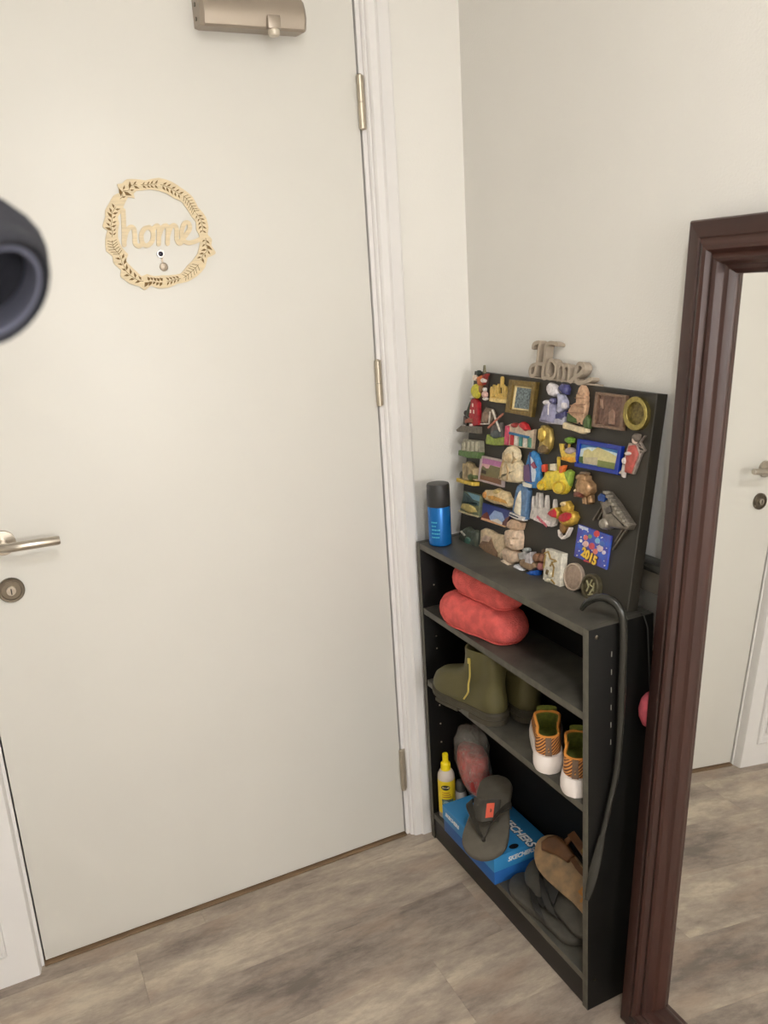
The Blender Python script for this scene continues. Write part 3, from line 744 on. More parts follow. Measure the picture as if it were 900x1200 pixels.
g = Mag('purple_sky_view_magnet', 'photo magnet of ruins under a purple sky in a pale border', 'E', 0.004)
g.ring('pale_border', FM(184, 166, 164), [(340, 335), (620, 395), (600, 712), (308, 632)], [(358, 365), (598, 415), (582, 685), (328, 615)], 0, 0.007)
g.plate('sky', FM(186, 116, 166), [(356, 363), (600, 413), (584, 687), (326, 617)], 0, 0.004, 0)
g.plate('pale_sky', FM(222, 176, 176), [(352, 430), (592, 480), (588, 530), (340, 500)], 0.003, 0.0044, 0)
g.plate('ruins_view', FM(120, 112, 72), [(340, 500), (360, 455), (400, 490), (430, 490), (450, 450), (560, 480), (590, 520), (586, 620), (335, 570)], 0.003, 0.0050, 0)
g.plate('dark_arches', FM(56, 44, 30), [(345, 540), (355, 500), (400, 520), (400, 560)], 0.004, 0.0056, 0)
g.plate('field_view', FM(128, 88, 60), [(334, 565), (586, 620), (584, 687), (326, 617)], 0.004, 0.0054, 0)

g = Mag('cream_bust_magnet', 'cream veiled bust magnet overlapping the purple-sky photo', 'E', 0.012)
CR = RM(222, 204, 168)
g.dome('body', CR, [(550, 600), (580, 540), (575, 470), (600, 380), (760, 390), (810, 480), (822, 640), (760, 662), (640, 650), (555, 625)], 0, 0.020, 0.55)
g.dome('veil', CR, [(610, 390), (620, 300), (670, 235), (715, 222), (765, 270), (780, 340), (760, 420), (680, 440)], 0.004, 0.023, 0.5)
g.dome('face', RM(206, 180, 138), [(660, 330), (700, 300), (745, 330), (740, 390), (700, 420), (668, 390)], 0.014, 0.026, 0.5)

for s_ in ([(655, 300), (645, 380), (610, 480), (600, 590)], [(755, 300), (765, 380), (740, 430)], [(675, 440), (690, 520), (680, 620)]):
    g.stroke('veil_fold', RM(176, 150, 110), s_, 0.0024, 0.010, 0.0235)

g = Mag('blue_surfboard_magnet', 'pointed blue board-shaped magnet with a purple sail picture', 'F', 0.010)
g.dome('board', RM(56, 130, 190, 0.2), [(205, 70), (250, 110), (280, 220), (285, 440), (260, 470), (150, 470), (120, 440), (130, 220), (160, 110)], 0, 0.010, 0.85)
g.plate('white_sail', FM(200, 212, 222), [(195, 130), (225, 170), (255, 300), (240, 400), (200, 400)], 0.009, 0.0118, 0)
g.plate('purple_sail', FM(98, 66, 106), [(180, 215), (215, 410), (130, 390), (130, 230)], 0.009, 0.0122, 0)
g.plate('blue_stripe', FM(34, 60, 120), [(190, 90), (198, 90), (215, 400), (200, 400)], 0.009, 0.0124, 0)
g.plate('red_motif', FM(140, 60, 84), [(205, 220), (235, 190), (265, 250), (240, 265)], 0.009, 0.0128, 0)
g.plate('surf', FM(216, 214, 200), [(120, 400), (210, 430), (205, 465), (125, 450)], 0.009, 0.0126, 0)

g = Mag('yellow_carriage_magnet', 'bright yellow carriage magnet with a green leaf and a small flag', 'F', 0.010)
YB = RM(232, 208, 66, 0.3)
g.dome('carriage_body', YB, [(280, 460), (300, 380), (335, 340), (345, 290), (470, 280), (560, 300), (590, 400), (585, 470), (440, 480), (330, 490)], 0, 0.014, 0.6)
g.dome('rear_wheel', YB, circ(515, 460, 70, 75), 0.001, 0.016)
g.dome('front_wheel', YB, circ(330, 440, 48, 52), 0.001, 0.016)
g.ring('wheel_rim', RM(206, 170, 40, 0.3), circ(515, 460, 66, 70), circ(515, 460, 46, 50), 0.012, 0.0172)
g.ring('wheel_rim', RM(206, 170, 40, 0.3), circ(330, 442, 44, 48), circ(330, 442, 30, 33), 0.012, 0.0172)
g.dome('wheel_hub', RM(236, 196, 30, 0.3), circ(325, 410, 22, 22), 0.010, 0.018)
g.dome('green_leaf', RM(150, 180, 70), [(545, 300), (590, 270), (630, 300), (615, 380), (600, 450), (560, 360)], 0.001, 0.012)
g.plate('white_flag', RM(228, 216, 190), [(405, 215), (450, 210), (450, 285), (405, 280)], 0.002, 0.012)
g.plate('green_flag', RM(96, 104, 50), [(382, 215), (408, 212), (408, 285), (384, 285)], 0.002, 0.011)
g.plate('red_ribbon', RM(206, 70, 40), [(315, 225), (350, 215), (360, 300), (320, 295)], 0.002, 0.012)
g.plate('orange_ribbon', RM(222, 112, 50), [(505, 240), (555, 225), (530, 310), (500, 320)], 0.002, 0.012)
g.stroke('mast', RM(210, 180, 70), [(478, 145), (478, 320)], 0.0030, 0.003, 0.010)

g = Mag('bronze_bear_magnet', 'shiny bronze bear-like figure standing alone on the right of the board', 'F', 0.012)
BZ = RM(172, 136, 98, 0.25, 0.45)
g.dome('body', BZ, [(690, 440), (710, 370), (770, 350), (840, 430), (845, 500), (800, 560), (700, 540)], 0, 0.022, 0.4)
g.dome('head', BZ, [(695, 370), (710, 320), (750, 310), (800, 340), (800, 390), (750, 410)], 0.002, 0.022)
g.dome('crown', RM(150, 128, 104, 0.25, 0.5), circ(750, 315, 38, 24), 0.002, 0.016)
g.dome('belly_band', RM(110, 58, 44, 0.3, 0.2), [(690, 510), (740, 500), (790, 530), (760, 570), (690, 560)], 0.012, 0.024)
g.dome('leg', BZ, [(740, 560), (780, 550), (790, 640), (745, 640)], 0.001, 0.015)
g.dome('leg', BZ, [(790, 550), (825, 540), (830, 620), (800, 640)], 0.001, 0.013)
g.dome('paw', RM(226, 196, 160, 0.25, 0.3), circ(678, 495, 20, 20), 0.006, 0.016)
g.dome('dark_arm', RM(84, 78, 70, 0.3, 0.3), circ(683, 430, 20, 50), 0.004, 0.014)

# row four
g = Mag('valley_relief_magnet', 'green and blue mountain valley tile at the left edge of the board', 'G', 0.008)
g.plate('tile', RM(116, 122, 92), [(140, 105), (335, 155), (318, 410), (205, 380), (95, 338)], 0, 0.010, 0.0012)
g.plate('sky', FM(110, 146, 160), [(180, 112), (332, 160), (325, 225), (250, 200)], 0.009, 0.0106, 0)
g.dome('mountain', RM(62, 82, 80), [(130, 240), (150, 110), (200, 150), (260, 210), (325, 230), (322, 280), (130, 260)], 0.008, 0.0135, 0.5)
g.dome('village', RM(196, 176, 110), [(110, 300), (140, 240), (210, 250), (280, 300), (300, 350), (210, 360)], 0.008, 0.0145, 0.5)
g.plate('ledge', RM(190, 178, 140), [(95, 325), (200, 365), (318, 395), (318, 412), (205, 385), (93, 345)], 0.003, 0.0145)

g = Mag('carved_sand_car_magnet', 'carved cream and orange magnet shaped like a long cloud above the town photo', 'G', 0.010)
g.dome('carved_body', RM(218, 194, 150), [(365, 160), (380, 90), (480, 90), (520, 70), (570, 100), (640, 120), (665, 180), (695, 220), (690, 290), (640, 300), (560, 265), (480, 255), (380, 210)], 0, 0.014, 0.6)
g.plate('orange_word', RM(214, 160, 80), [(430, 160), (500, 160), (640, 215), (660, 255), (600, 240), (450, 200)], 0.010, 0.0155)
g.dome('carved_knob', RM(190, 166, 110), circ(530, 110, 35, 30), 0.008, 0.017)
g.dome('carved_knob', RM(206, 146, 80), circ(395, 150, 25, 40), 0.008, 0.016)

g = Mag('dusk_town_photo_magnet', 'photo magnet of a town street under a deep blue evening sky', 'G', 0.004)
g.plate('sky', FM(56, 66, 124), [(360, 240), (700, 340), (635, 530), (345, 435)], 0, 0.005, 0.0006)
g.plate('pale_sky', FM(150, 170, 206), [(440, 400), (500, 330), (590, 360), (620, 440), (560, 490), (440, 460)], 0.004, 0.0056, 0)
g.plate('low_clouds', FM(216, 208, 196), [(460, 440), (540, 430), (600, 480), (590, 510), (450, 470)], 0.004, 0.0060, 0)
g.plate('left_houses', FM(118, 62, 40), [(352, 400), (380, 370), (415, 350), (450, 440), (470, 470), (345, 436)], 0.004, 0.0066, 0)
g.plate('right_houses', FM(104, 62, 56), [(600, 470), (640, 420), (680, 400), (645, 510), (590, 515)], 0.004, 0.0066, 0)
g.plate('street_lights', FM(220, 170, 120), [(355, 415), (430, 435), (560, 490), (640, 515), (632, 530), (345, 436)], 0.004, 0.0070, 0)

g = Mag('blue_tower_arch_magnet', 'tall blue arched magnet with a cream sail-shaped tower', 'G', 0.012)
g.plate('arch', RM(92, 124, 160, 0.25), [(700, 350), (735, 130), (760, 40), (800, 20), (860, 50), (885, 100), (855, 440), (690, 400)], 0, 0.013, 0.002)
g.dome('sail_tower', RM(214, 204, 180), [(740, 340), (770, 200), (810, 100), (815, 250), (805, 390), (760, 370)], 0.011, 0.020, 0.5)
g.plate('white_base', RM(216, 210, 204), [(695, 350), (800, 395), (855, 410), (848, 455), (780, 440), (685, 395)], 0.004, 0.018, 0.0012)
g.plate('dark_water', RM(48, 56, 70), [(698, 368), (800, 410), (800, 425), (695, 385)], 0.012, 0.0186, 0)

g = Mag('white_cathedral_magnet', 'white cathedral skyline magnet with raised pink lettering along the base', 'H', 0.008)
WC = RM(206, 198, 190)
g.plate('cathedral', WC, [(290, 405), (305, 320), (325, 265), (430, 280), (500, 305), (540, 345), (600, 400), (570, 490), (530, 505), (350, 425)], 0, 0.008, 0.001)
for x, t in ((335, 165), (380, 125), (415, 130), (482, 155), (572, 200)):
    g.plate('spire', WC, [(x-14, t+160), (x-11, t+60), (x-6, t+20), (x+1, t-8), (x+7, t+20), (x+10, t+60), (x+12, t+160)], 0.001, 0.0105)
g.plate('word_band', RM(226, 214, 210), [(350, 400), (370, 385), (530, 450), (520, 500), (350, 425)], 0.004, 0.011)
g.text('pink_lettering', FM(206, 104, 118), 'BARCELONA', 445, 440, 0.0075, 0.0105, 0.0122, -0.32, 0.0004, 0.9)

g = Mag('carnival_mask_magnet', 'pair of golden carnival masks with red eyes and a white ribbon', 'H', 0.012)
GD = RM(206, 168, 70, 0.3, 0.4); RD = RM(186, 26, 44, 0.3)
g.dome('left_mask', GD, [(500, 360), (540, 290), (600, 280), (635, 340), (610, 420), (550, 400)], 0, 0.016, 0.6)
g.dome('right_mask', GD, [(630, 400), (650, 350), (730, 320), (790, 340), (812, 400), (780, 470), (700, 500), (640, 460)], 0, 0.018, 0.6)
g.dome('red_eye', RD, [(512, 358), (535, 325), (590, 300), (615, 340), (608, 400), (560, 392)], 0.0152, 0.0185, 0.9)
g.dome('red_eye', RD, [(648, 400), (668, 365), (730, 338), (785, 350), (792, 390), (760, 430), (700, 450), (655, 432)], 0.0172, 0.0205, 0.9)
g.dome('gold_plume', GD, [(640, 300), (660, 240), (710, 210), (750, 270), (740, 330), (670, 350)], 0.001, 0.015, 0.5)
g.dome('plume_tip', RM(226, 200, 150), circ(685, 245, 30, 28), 0.008, 0.018)
g.dome('mask_chin', RM(150, 110, 60, 0.3, 0.3), circ(655, 510, 40, 70), 0.001, 0.011)
g.stroke('white_ribbon', RM(222, 212, 204), [(615, 545), (620, 600), (650, 632), (700, 600), (735, 520)], 0.0042, 0.002, 0.012)

g = Mag('pewter_castle_magnet', 'pewter castle on a hill hanging from two metal rods with a blue shield', 'I', 0.014)
PW_ = RM(140, 132, 120, 0.32, 0.6)
g.stroke('metal_rod', RM(112, 104, 92, 0.35, 0.6), [(300, 250), (205, 395)], 0.0034, 0.001, 0.006)
g.stroke('metal_rod', RM(112, 104, 92, 0.35, 0.6), [(318, 275), (255, 385)], 0.0034, 0.001, 0.006)
g.stroke('metal_rod', RM(112, 104, 92, 0.35, 0.6), [(480, 490), (410, 600)], 0.0034, 0.001, 0.006)
g.stroke('metal_rod', RM(112, 104, 92, 0.35, 0.6), [(510, 495), (390, 670)], 0.0034, 0.001, 0.006)
g.dome('rock', PW_, [(320, 430), (330, 320), (300, 220), (345, 190), (430, 200), (480, 270), (520, 350), (590, 440), (570, 490), (500, 490), (400, 470), (350, 490)], 0, 0.020, 0.45)
g.plate('wall_walk', PW_, [(340, 140), (380, 130), (480, 260), (600, 440), (570, 480), (520, 430), (420, 240)], 0.002, 0.018, 0.0015)
for i in range(9):
    t = i/8; x = 378+t*205; y = 135+t*300
    g.plate('battlement', RM(168, 160, 146, 0.3, 0.6), [(x-10, y-12), (x+12, y-8), (x+14, y+16), (x-10, y+14)], 0.010, 0.024)
g.plate('blue_shield', RM(44, 72, 130, 0.25), [(315, 170), (345, 145), (385, 165), (370, 225), (320, 215)], 0.012, 0.023)
g.dome('bastion', RM(160, 152, 140, 0.32, 0.5), circ(360, 430, 42, 55), 0.006, 0.024)
g.plate('castle_roof', RM(96, 90, 84, 0.35, 0.5), [(380, 290), (430, 260), (445, 320), (400, 340)], 0.014, 0.024)

g = Mag('party_year_magnet', 'square blue confetti picture magnet with golden 2015 numerals and balloons', 'I', 0.004)
g.plate('picture', mat('party_blue', rgb(54, 92, 186), 0.25, noise=0.3, scale=60, col2=rgb(74, 70, 156)), [(105, 435), (412, 545), (362, 860), (62, 735)], 0, 0.005, 0.0006)
g.plate('pale_corner', FM(196, 204, 224), [(108, 440), (200, 472), (196, 498), (115, 470)], 0.004, 0.0053, 0)
rr = random.Random(11)
for (x, y, r_, c0) in ((278, 525, 28, (206, 70, 72)), (215, 550, 18, (110, 150, 110)), (175, 560, 22, (210, 110, 110)), (285, 590, 24, (120, 170, 206)), (175, 620, 26, (226, 186, 176)), (232, 640, 28, (196, 80, 90)),
                       (330, 620, 24, (60, 100, 180)), (310, 660, 30, (214, 190, 196)), (130, 590, 14, (230, 226, 226)), (265, 690, 24, (214, 120, 110)), (345, 700, 18, (206, 196, 214))):
    g.dome('balloon', FM(*c0), circ(x, y, r_, r_*1.15, 14), 0.0045, 0.0060, 0.5)
CF = FM(232, 230, 232)
for i in range(26):
    x = rr.uniform(0.06, 0.94); y = rr.uniform(0.05, 0.95)
    X = 105+(412-105)*x+(62-105)*y; Y = 435+(545-435)*x+(735-435)*y; s_ = rr.uniform(4, 8)
    g.plate('confetti', CF, [(X-s_, Y), (X, Y-s_), (X+s_, Y), (X, Y+s_)], 0.0045, 0.0058, 0)
g.text('year_shadow', FM(70, 26, 40), '2015', 216, 742, 0.0262, 0.0055, 0.0066, -0.22, 0.0019, 0.92)
g.text('year_numerals', FM(240, 200, 72), '2015', 213, 738, 0.0262, 0.0064, 0.0078, -0.22, 0.0010, 0.92)
g.plate('red_band', FM(190, 50, 66), [(160, 765), (245, 792), (243, 808), (158, 782)], 0.0045, 0.0060, 0)

# row five
g = Mag('green_stone_relief_magnet', 'dark green stone relief magnet with a pale dash at the lower corner of the board', 'G', 0.010)
g.dome('stone', RM(74, 80, 66), [(65, 685), (100, 580), (130, 545), (180, 520), (220, 560), (270, 560), (300, 600), (290, 780), (220, 780), (130, 730)], 0, 0.014, 0.6)
g.plate('pale_dash', RM(206, 200, 184), [(105, 575), (125, 568), (175, 620), (155, 632)], 0.010, 0.0155)
g.dome('green_knot', RM(66, 100, 86), circ(195, 685, 36, 45), 0.008, 0.017)
g.plate('pale_ledge', RM(150, 146, 120), [(65, 680), (80, 672), (240, 765), (230, 780), (130, 735)], 0.004, 0.0155)

g = Mag('desert_scroll_magnet', 'cream scroll magnet with a brown desert scene', 'G', 0.010)
g.dome('scroll', RM(206, 184, 150), [(312, 770), (325, 560), (370, 540), (440, 565), (500, 605), (590, 625), (600, 760), (620, 860), (560, 905), (460, 880), (380, 810)], 0, 0.012, 0.75)
g.plate('desert', RM(132, 104, 78), [(320, 745), (360, 690), (440, 700), (470, 650), (500, 760), (545, 830), (530, 890), (440, 860), (370, 790)], 0.009, 0.0135)
g.plate('sky', RM(196, 170, 150), [(345, 660), (400, 620), (470, 650), (440, 695), (360, 690)], 0.009, 0.0128)
g.dome('scroll_roll', RM(222, 204, 172), [(570, 830), (620, 780), (625, 860), (580, 900)], 0.004, 0.016)

g = Mag('stone_idol_magnet', 'tall pale pink stone idol head magnet with a long flat brow', 'G', 0.014)
ID = RM(210, 184, 158)
g.plate('top_knot', RM(198, 166, 136), [(640, 530), (650, 470), (690, 435), (760, 445), (808, 480), (785, 560), (700, 555)], 0, 0.018, 0.003)
g.dome('head', ID, [(640, 560), (700, 545), (775, 565), (785, 650), (775, 790), (720, 805), (650, 760), (630, 660)], 0, 0.024, 0.6)
g.dome('nose', ID, [(715, 660), (760, 660), (765, 735), (730, 740)], 0.016, 0.030, 0.5)
g.plate('brow', RM(196, 168, 140), [(690, 650), (780, 650), (782, 668), (692, 668)], 0.012, 0.0262)
g.dome('body', ID, [(595, 800), (630, 760), (700, 790), (765, 830), (760, 920), (700, 960), (610, 920)], 0, 0.022, 0.6)
g.dome('foot', RM(220, 200, 176), [(590, 915), (640, 900), (705, 960), (695, 990), (640, 965)], 0, 0.024, 0.6)

g = Mag('sailing_ship_magnet', 'grey sailing ship magnet on a blue wave beside the stone idol', 'H', 0.014)
g.dome('hull', RM(150, 124, 96), [(170, 880), (230, 850), (340, 900), (375, 960), (300, 1010), (200, 960)], 0, 0.018, 0.6)
g.plate('sail', RM(172, 170, 166), [(170, 800), (240, 780), (260, 870), (180, 870)], 0.002, 0.016)
g.plate('sail', RM(182, 176, 176), [(262, 830), (318, 785), (330, 920), (260, 900)], 0.002, 0.019)
g.dome('mast_top', RM(160, 164, 160), circ(238, 765, 30, 28), 0.003, 0.015)
g.dome('brown_stern', RM(132, 96, 70), circ(355, 850, 28, 52), 0.002, 0.016)
g.dome('blue_wave', RM(34, 84, 164, 0.25), [(260, 1020), (320, 990), (375, 990), (370, 1050), (320, 1062)], 0, 0.022, 0.6)
g.dome('white_wave', RM(214, 216, 220, 0.25), [(125, 960), (145, 920), (180, 935), (250, 1000), (270, 1035), (230, 1030), (140, 980)], 0, 0.022, 0.6)

g = Mag('brown_figure_magnet', 'small brown and pink carved figure magnet tucked behind the white relief tile', 'H', 0.012)
g.dome('torso', RM(146, 104, 80), [(395, 850), (420, 800), (455, 820), (450, 900), (400, 900)], 0, 0.014, 0.5)
g.dome('base', RM(156, 96, 92), [(380, 960), (400, 900), (445, 920), (445, 990), (400, 995)], 0, 0.016, 0.5)
g.dome('peak', RM(110, 84, 66), [(412, 800), (420, 755), (432, 800)], 0, 0.010, 0.5)

g = Mag('white_relief_tile_magnet', 'upright white tile magnet with golden relief figures', 'H', 0.012)
g.plate('tile', RM(222, 216, 200), [(485, 745), (672, 805), (645, 1180), (450, 1110)], 0, 0.015, 0.0012)
for s_ in ([(480, 800), (520, 780), (545, 860), (600, 880)], [(545, 940), (570, 900), (610, 890)], [(470, 960), (480, 880), (490, 820)], [(500, 1100), (560, 1100), (590, 1140)], [(570, 1060), (585, 960), (560, 900)]):
    g.stroke('golden_relief', RM(168, 140, 82, 0.35, 0.4), s_, 0.0030, 0.013, 0.0175)
g.dome('golden_figure', RM(126, 108, 74, 0.35, 0.3), [(490, 1030), (500, 980), (525, 990), (520, 1050)], 0.012, 0.018)
g.dome('white_figure', RM(228, 220, 196), circ(545, 1040, 24, 36), 0.012, 0.019)
g.dome('white_lump', RM(228, 220, 196), circ(520, 1105, 36, 22), 0.012, 0.019)

g = Mag('pale_medal_magnet', 'plain pale round medal magnet at the foot of the board', 'I', 0.008)
g.dome('disc', RM(176, 154, 136, 0.35, 0.35, 0.15), circ(47, 930, 86, 130, 36), 0, 0.006, 0.9)
g.ring('rim', RM(196, 178, 160, 0.3, 0.4, 0.1), circ(47, 930, 88, 132, 36), circ(47, 930, 76, 116, 36), 0, 0.008)

g = Mag('dark_medal_magnet', 'dark bronze round medal magnet with a pale embossed centre', 'I', 0.010)
g.dome('disc', RM(92, 84, 62, 0.35, 0.6, 0.3), circ(208, 1022, 80, 118, 36), 0, 0.008, 0.9)
g.ring('rim', RM(106, 98, 76, 0.3, 0.6, 0.2), circ(208, 1022, 82, 122, 36), circ(208, 1022, 64, 96, 36), 0, 0.011)
for q in ([(180, 965), (195, 1020), (175, 1060)], [(225, 960), (205, 1000), (240, 1030), (205, 1080)], [(190, 1095), (225, 1090)], [(245, 990), (238, 1060)]):
    g.stroke('embossed_mark', RM(196, 190, 150, 0.3, 0.5), q, 0.0028, 0.007, 0.0105)

# ------------------------------------------------------------------ footwear helpers (local x = heel to toe, y = across, z = up)
def foot_outline(L, W, n=40, heel=0.72, waist=0.82):
    """foot-shaped outline, heel at x=0, toe at x=L"""
    pts = []
    ks = [(0, 0), (0.03, 0.55*heel), (0.10, 0.92*heel), (0.20, heel), (0.35, waist*0.92), (0.5, waist+0.04), (0.65, 0.97), (0.76, 1.0), (0.86, 0.92), (0.94, 0.66), (0.985, 0.32), (1, 0)]
    up = smooth_path([Vector((a*L, b*W/2, 0)) for a, b in ks], 3)
    lo = [Vector((p.x, -p.y, 0)) for p in reversed(up[1:-1])]
    return [(p.x, p.y) for p in up+lo]
def xf(o, d, up=(0, 0, 1)):
    """matrix placing local x along d, local z along up, origin at o"""
    d = Vector(d).normalized(); up = Vector(up); y = up.cross(d).normalized(); z = d.cross(y).normalized()
    return Matrix(((d.x, y.x, z.x, o[0]), (d.y, y.y, z.y, o[1]), (d.z, y.z, z.z, o[2]), (0, 0, 0, 1)))
def tf(bm, M): bmesh.ops.transform(bm, matrix=M, verts=bm.verts); return bm
def slab(out, z0, z1, bev=0.003, curve=None):
    f = curve or (lambda x: 0.0)
    A = [(x, y) for x, y in out]; Bv = inset2(A, bev)
    return loft([[(x, y, z0+f(x)) for x, y in Bv], [(x, y, z0+bev+f(x)) for x, y in A], [(x, y, z1-bev+f(x)) for x, y in A], [(x, y, z1+f(x)) for x, y in Bv]])

# ------------------------------------------------------------------ coral plush slippers on the upper shelf
M_PLUSH = mat('coral_plush', rgb(226, 104, 98), 0.95, noise=0.18, scale=45, bump=0.003, bscale=320, spec=0.15)
def plush(name, label, o, d, up, L, W, H, flip=False):
    M = xf(o, d, up)
    r = thing(name, label, 'slipper', o, 'coral plush slippers')
    out = foot_outline(L, W, heel=0.86, waist=0.92)
    def ring(k, z, dx=0.0): return [(L*0.5+(x-L*0.5)*k+dx, y*k, z) for x, y in out]
    b = loft([ring(0.80, 0.0), ring(0.86, 0.002), ring(0.88, 0.006), ring(0.80, 0.009)])
    obj('sole', tf(b, M), M_PLUSH, r, 70)
    b = loft([ring(0.78, 0.003), ring(0.92, H*0.14), ring(0.985, H*0.30), ring(1.0, H*0.46), ring(0.975, H*0.64), ring(0.90, H*0.82), ring(0.76, H*0.94), ring(0.52, H)])
    obj('upper', tf(b, M), M_PLUSH, r, 70)
    return r
plush('plush_slipper', 'lower coral plush slipper lying on the upper shelf', (-0.128, -0.395, S1+0.001), (-0.16, 1, 0), (0, 0, 1), 0.268, 0.112, 0.078)
plush('plush_slipper', 'upper coral plush slipper stacked on the other one', (-0.118, -0.372, S1+0.0745), (-0.12, 1, 0.06), (0, -0.06, 1), 0.218, 0.104, 0.070)

# ------------------------------------------------------------------ olive boots
M_OLIVE = mat('olive_rubber', rgb(86, 80, 46), 0.55, noise=0.14, scale=12, bump=0.0003, bscale=200)
M_SOLE = mat('boot_sole', rgb(66, 60, 46), 0.65, noise=0.15, scale=30)
M_ZIP = mat('zip_brass', rgb(206, 186, 96), 0.35, 0.4)
def boot(label, o, d, zipside):
    L, W = 0.235, 0.088
    M = xf(o, d)
    r = thing('ankle_boot', label, 'boot', o, 'olive ankle boots')
    out = foot_outline(L, W, heel=0.80, waist=0.88)
    def ring(x0, x1, wk, z, lean=0.0):
        return [(x0+(x1-x0)*(x/L)+0.0, y*wk, z) for x, y in out]
    rings = [ring(0.004, L-0.004, 0.94, 0.028), ring(0.0, L, 1.0, 0.040), ring(0.001, L-0.002, 0.98, 0.052), ring(0.003, L-0.010, 0.93, 0.068), ring(0.005, L-0.028, 0.86, 0.082),
             ring(0.006, L-0.062, 0.80, 0.094), ring(0.006, L-0.096, 0.76, 0.106), ring(0.005, L-0.118, 0.76, 0.120), ring(0.003, L-0.126, 0.80, 0.140), ring(0.004, L-0.130, 0.82, 0.160), ring(0.005, L-0.130, 0.82, 0.178),
             ring(0.009, L-0.134, 0.76, 0.178), ring(0.011, L-0.136, 0.70, 0.130)]
    up_ = obj('upper', tf(loft(rings), M), M_OLIVE, r, 60)
    so = inset2(out, -0.003)
    sole = obj('sole', tf(slab(so, 0.014, 0.030, 0.003, lambda x: 0.012*max(0, (x/L-0.72))**2*9), M), M_SOLE, r)
    hp = [(x, y) for x, y in so if x < 0.085] ; hp = sorted(hp, key=lambda q: math.atan2(q[1], q[0]-0.04))
    obj('heel', tf(slab(hp, 0.0, 0.0155, 0.002), M), M_SOLE, sole)
    fp = [(x, y) for x, y in so if 0.112 < x < 0.20]; fp = sorted(fp, key=lambda q: math.atan2(q[1], q[0]-0.155))
    obj('tread', tf(slab(fp, 0.004, 0.0155, 0.002), M), M_SOLE, sole)
    zp = smooth_path([Vector((0.095, zipside*0.0395, 0.046)), Vector((0.078, zipside*0.0410, 0.070)), Vector((0.078, zipside*0.0385, 0.090)), Vector((0.074, zipside*0.0368, 0.112)), Vector((0.070, zipside*0.0395, 0.142)), Vector((0.069, zipside*0.0405, 0.160))], 6)
    zz_ = obj('zip', tf(tube(zp, 0.0022, 8), M), M_ZIP, r, label='pale brass zip')
    obj('zip_pull', tf(box(0.066, 0.074, zipside*0.0410-0.002, zipside*0.0410+0.002, 0.146, 0.160, 0.001), M), M_ZIP, zz_)
    wl = [(x, y*0.97, 0.0318+0.012*max(0, (x/L-0.72))**2*9) for x, y in out]
    obj('welt', tf(tube(wl+[wl[0]], 0.0016, 6), M), mat('boot_welt', rgb(58, 52, 34), 0.6), sole)
    return r
boot('olive ankle boot with a brass zip, toe over the middle shelf edge', (-0.160, -0.362, S2), (-0.20, 1, 0), 1)
boot('second olive ankle boot in the shadow behind the zipped one', (-0.0905, -0.392, S2), (0.0, 1, 0), 1)

# ------------------------------------------------------------------ orange knit sneakers
def knit_material():
    m = bpy.data.materials.new('orange_knit'); m.use_nodes = True; nt = m.node_tree; L = nt.links.new; b = nt.nodes['Principled BSDF']
    tc = nt.nodes.new('ShaderNodeTexCoord'); mp = nt.nodes.new('ShaderNodeMapping'); mp.inputs['Rotation'].default_value = (0.5, 0.6, 0.3)
    L(tc.outputs['Object'], mp.inputs[0])
    wv = nt.nodes.new('ShaderNodeTexWave'); wv.inputs['Scale'].default_value = 62; wv.inputs['Distortion'].default_value = 1.2; wv.bands_direction = 'Z'
    L(mp.outputs[0], wv.inputs[0])
    cr = nt.nodes.new('ShaderNodeValToRGB'); e = cr.color_ramp.elements
    e[0].position = 0.3; e[0].color = (*rgb(96, 58, 40), 1); e[1].position = 0.6; e[1].color = (*rgb(206, 140, 72), 1)
    L(wv.outputs['Fac'], cr.inputs[0]); L(cr.outputs[0], b.inputs['Base Color']); b.inputs['Roughness'].default_value = 0.85
    bp = nt.nodes.new('ShaderNodeBump'); bp.inputs['Distance'].default_value = 0.0008; L(wv.outputs['Fac'], bp.inputs['Height']); L(bp.outputs[0], b.inputs['Normal'])
    return m
M_KNIT = knit_material()
M_MID = mat('white_foam', rgb(232, 222, 214), 0.6)
M_LIN = mat('lime_lining', rgb(112, 118, 42), 0.9, noise=0.2, scale=120, bump=0.001)
M_ORG = mat('orange_overlay', rgb(216, 140, 56), 0.7)
M_TAB = mat('heel_tab', rgb(112, 88, 68), 0.7)
